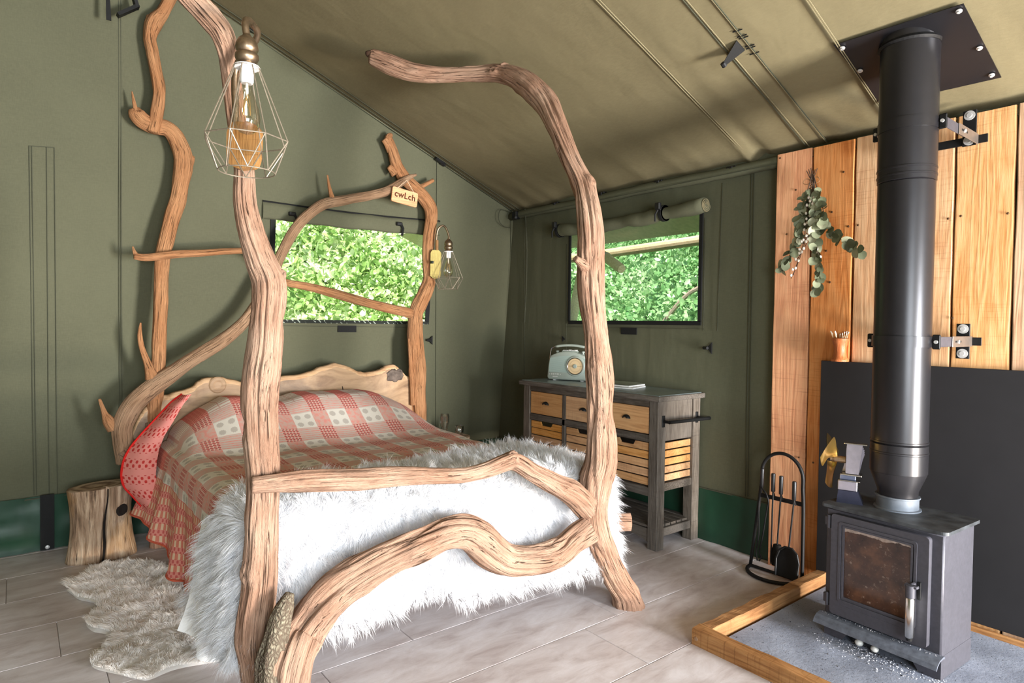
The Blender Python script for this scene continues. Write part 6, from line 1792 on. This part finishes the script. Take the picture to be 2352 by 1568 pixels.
for sgn in (-1, 1):
    MB().tube(smoothpath([tuple(Vector(bpx(1865, 414, .04)) + Vector(q_)) for q_ in ((0, 0, 0), (-.005, .03 * sgn, .012), (-.005, .045 * sgn, -.008), (-.004, .02 * sgn, -.018), (0, 0, 0))], 6), .002, 5).build('twine_bow', M_TWN, BQ)
for i in range(6):
    MB().tube([tuple(bpx(1865 + (i - 2.5) * 1.5, 410, .03)), tuple(bpx(1865 + (i - 2.5) * 5, 392 - (i % 3) * 3, .03))], .0022, 5).build('stem', M_STEMB, BQ)

# ================================================================== outside the windows
k = NT('bank_soil'); 
M_SOIL = simple('grassy_bank', C(70, 104, 44), .95, 0, .05, .4, 3)
us = g(-3, 12, .5); tt = np.linspace(0, 1, 9)
V = [(u_, 6.0 + t * 5.0, -.1 + 4.6 * t ** .9 + .15 * float(vnoise(u_, t * 4, 95))) for u_ in us for t in tt]
bank = raw('ground_bank', V, [(i * 9 + j, (i + 1) * 9 + j, (i + 1) * 9 + j + 1, i * 9 + j + 1) for i in range(len(us) - 1) for j in range(8)], M_SOIL, None, True); note(bank, kind='structure')
V = [(5.6 + t * 5.0, u_ - 4, -.1 + 4.8 * t ** .9 + .15 * float(vnoise(u_, t * 4, 96))) for u_ in us for t in tt]
bank2 = raw('ground_bank', V, [(i * 9 + j, i * 9 + j + 1, (i + 1) * 9 + j + 1, (i + 1) * 9 + j) for i in range(len(us) - 1) for j in range(8)], M_SOIL, None, True); note(bank2, kind='structure')
gr = MB().box((-14, -14, -.35), (14, 14, -.12)).build('ground', M_SOIL); note(gr, kind='structure')
def m_leaf(name, a, b, c_):
    k = NT(name)
    n = k.n('TexWhiteNoise', dict(noise_dimensions='3D'), Vector=k.n('VectorMath', dict(operation='SNAP'), i0=k.n('TexCoord').outputs['Object'], i1=(.07, .07, .07)).outputs[0])
    big = k.noise(k.coord('Object'), 2.2, 4, .65)  # broad noise paints sunlit white patches into the leaf colour
    c = k.ramp(k.math('ADD', k.math('MULTIPLY', n.outputs['Value'], .45), k.math('MULTIPLY_ADD', big, 1.6, -.5)), [(.1, a), (.45, b), (.85, c_)])
    d = k.n('BsdfDiffuse', None, Color=c); t_ = k.n('BsdfTranslucent', None, Color=c); gl = k.n('BsdfGlossy', None, Roughness=.35)
    m1 = k.n('MixShader', None, i0=.4, i1=d, i2=t_)
    return k.surf(k.n('MixShader', None, i0=.06, i1=m1, i2=gl))
ML1 = m_leaf('bramble_leaf', C(104, 146, 70), C(164, 196, 114), C(238, 246, 208))
ML2 = m_leaf('fern_leaf', C(88, 140, 80), C(134, 180, 116), C(190, 216, 168))
def leaves(name, lab, fn, n, size, mat, seed):
    r = np.random.default_rng(seed)
    P = fn(r.random(n), r.random(n), r.random(n))
    d = r.normal(size=(n, 3)); d[:, 2] -= .3; d /= np.linalg.norm(d, axis=1)[:, None]
    nn_ = r.normal(size=(n, 3)); s_ = np.cross(d, nn_); s_ /= np.linalg.norm(s_, axis=1)[:, None]; up_ = np.cross(s_, d)
    L_ = (size * r.uniform(.5, 1.3, n))[:, None]
    V = np.stack([P, P + d * L_ * .35 + s_ * L_ * .30 + up_ * L_ * .06, P + d * L_, P + d * L_ * .35 - s_ * L_ * .30 + up_ * L_ * .06, P + d * L_ * .72 + s_ * L_ * .2, P + d * L_ * .72 - s_ * L_ * .2], 1)
    b = np.arange(n)[:, None] * 6
    F = np.concatenate([b + np.array(q_) for q_ in ([0, 1, 4], [0, 4, 2], [0, 2, 5], [0, 5, 3])], 0)
    o = raw(name, V.reshape(-1, 3), F, mat, None, False, 'stuff'); note(o, lab, 'foliage')
def bankA(a, b, c_):
    t = b; x = .6 + a * 4.4
    y = 6.0 + t * 5.0 - .15 - .7 * c_ ** 1.5 - .25 * vnoise(x * 1.6, t * 9, 97)
    return np.stack([x, y, -.1 + 4.6 * t ** .9 + .1], -1)
def bankB(a, b, c_):
    t = b; y = 2.2 + a * 7.0
    x = 5.6 + t * 5.0 - .15 - .7 * c_ ** 1.5 - .25 * vnoise(y * 1.6, t * 9, 98)
    return np.stack([x, y, -.1 + 4.8 * t ** .9 + .1], -1)
leaves('bramble_foliage', 'bright bramble foliage on the bank behind the headboard window', bankA, 60000, .095, ML1, 5)
leaves('fern_foliage', 'soft green foliage on the bank behind the dresser window', bankB, 80000, .09, ML2, 6)
# tent frame outside the right window: eave flap, beam, prop and log
pz = at(1500, 546, 0, 4.15)[2]
fl_ = raw('ceiling_flap', [(3.44, -2, 2.36), (3.44, 6.5, 2.36), (4.15, 6.5, pz), (4.15, -2, pz), (3.44, -2, 2.375), (3.44, 6.5, 2.375), (4.15, 6.5, pz + .015), (4.15, -2, pz + .015)], [(3, 2, 1, 0), (4, 5, 6, 7), (0, 1, 5, 4), (1, 2, 6, 5), (2, 3, 7, 6), (3, 0, 4, 7)], simple('outer_canvas', C(206, 196, 176), .9, 0, .1)); note(fl_, kind='structure')
M_POLE = m_plank('peeled_pole', C(206, 180, 146), C(164, 132, 98), C(226, 206, 176), 'X', 2, False)
a, b = at(1380, 584, 0, 4.35), at(1640, 547, 0, 4.35)
d = (b - a) / np.linalg.norm(b - a)
o = MB().tube([a - d * 1.4, (a + b) / 2, b + d * .8], .042, 12).build('eave_beam', M_POLE); note(o, 'pale wooden beam running along outside the dresser window', 'beam')
a, b = at(1372, 576, 0, 4.0), at(1428, 618, 0, 3.86)
LGP = thing('log_pole', 'short round log end jutting outside the dresser window, bound with cord', 'log', tuple(b))
d = (b - a)
MB().tube([a - d * .8, a, b - d * .05, b], [.040, .040, .040, .034], 16).build('log', M_POLE, LGP, auto=40)
mid = a + d * .35
dn = Vector(d).normalized()
for s_ in (0, .012, .024):
    MB().lathe([(.0405, -.005), (.045, -.003), (.045, .003), (.0405, .005)], Vector(mid) + dn * s_, 18, dn).build('cord_turn', simple('cord_grey', C(150, 146, 138), .9), LGP)
a, b = at(1312, 745, 0, 4.22), at(1350, 560, 0, 4.22)
o = MB().tube([a + (a - b) * .9, a, b + (b - a) * .2], .05, 12).build('tent_pole', M_POLE); note(o, 'leaning pale tent pole outside the dresser window, behind the arched post', 'pole')
pts = [at(x, y, 0, 6.2) for x, y in ((1520, 745), (1556, 700), (1585, 672), (1612, 655), (1640, 610))]
o = MB().tube(smoothpath([tuple(p) for p in pts], 5), .028, 8).build('fallen_branch', simple('grey_branch', C(150, 132, 118), .9)); note(o, 'bare grey branch leaning on the bank outside the dresser window', 'branch')
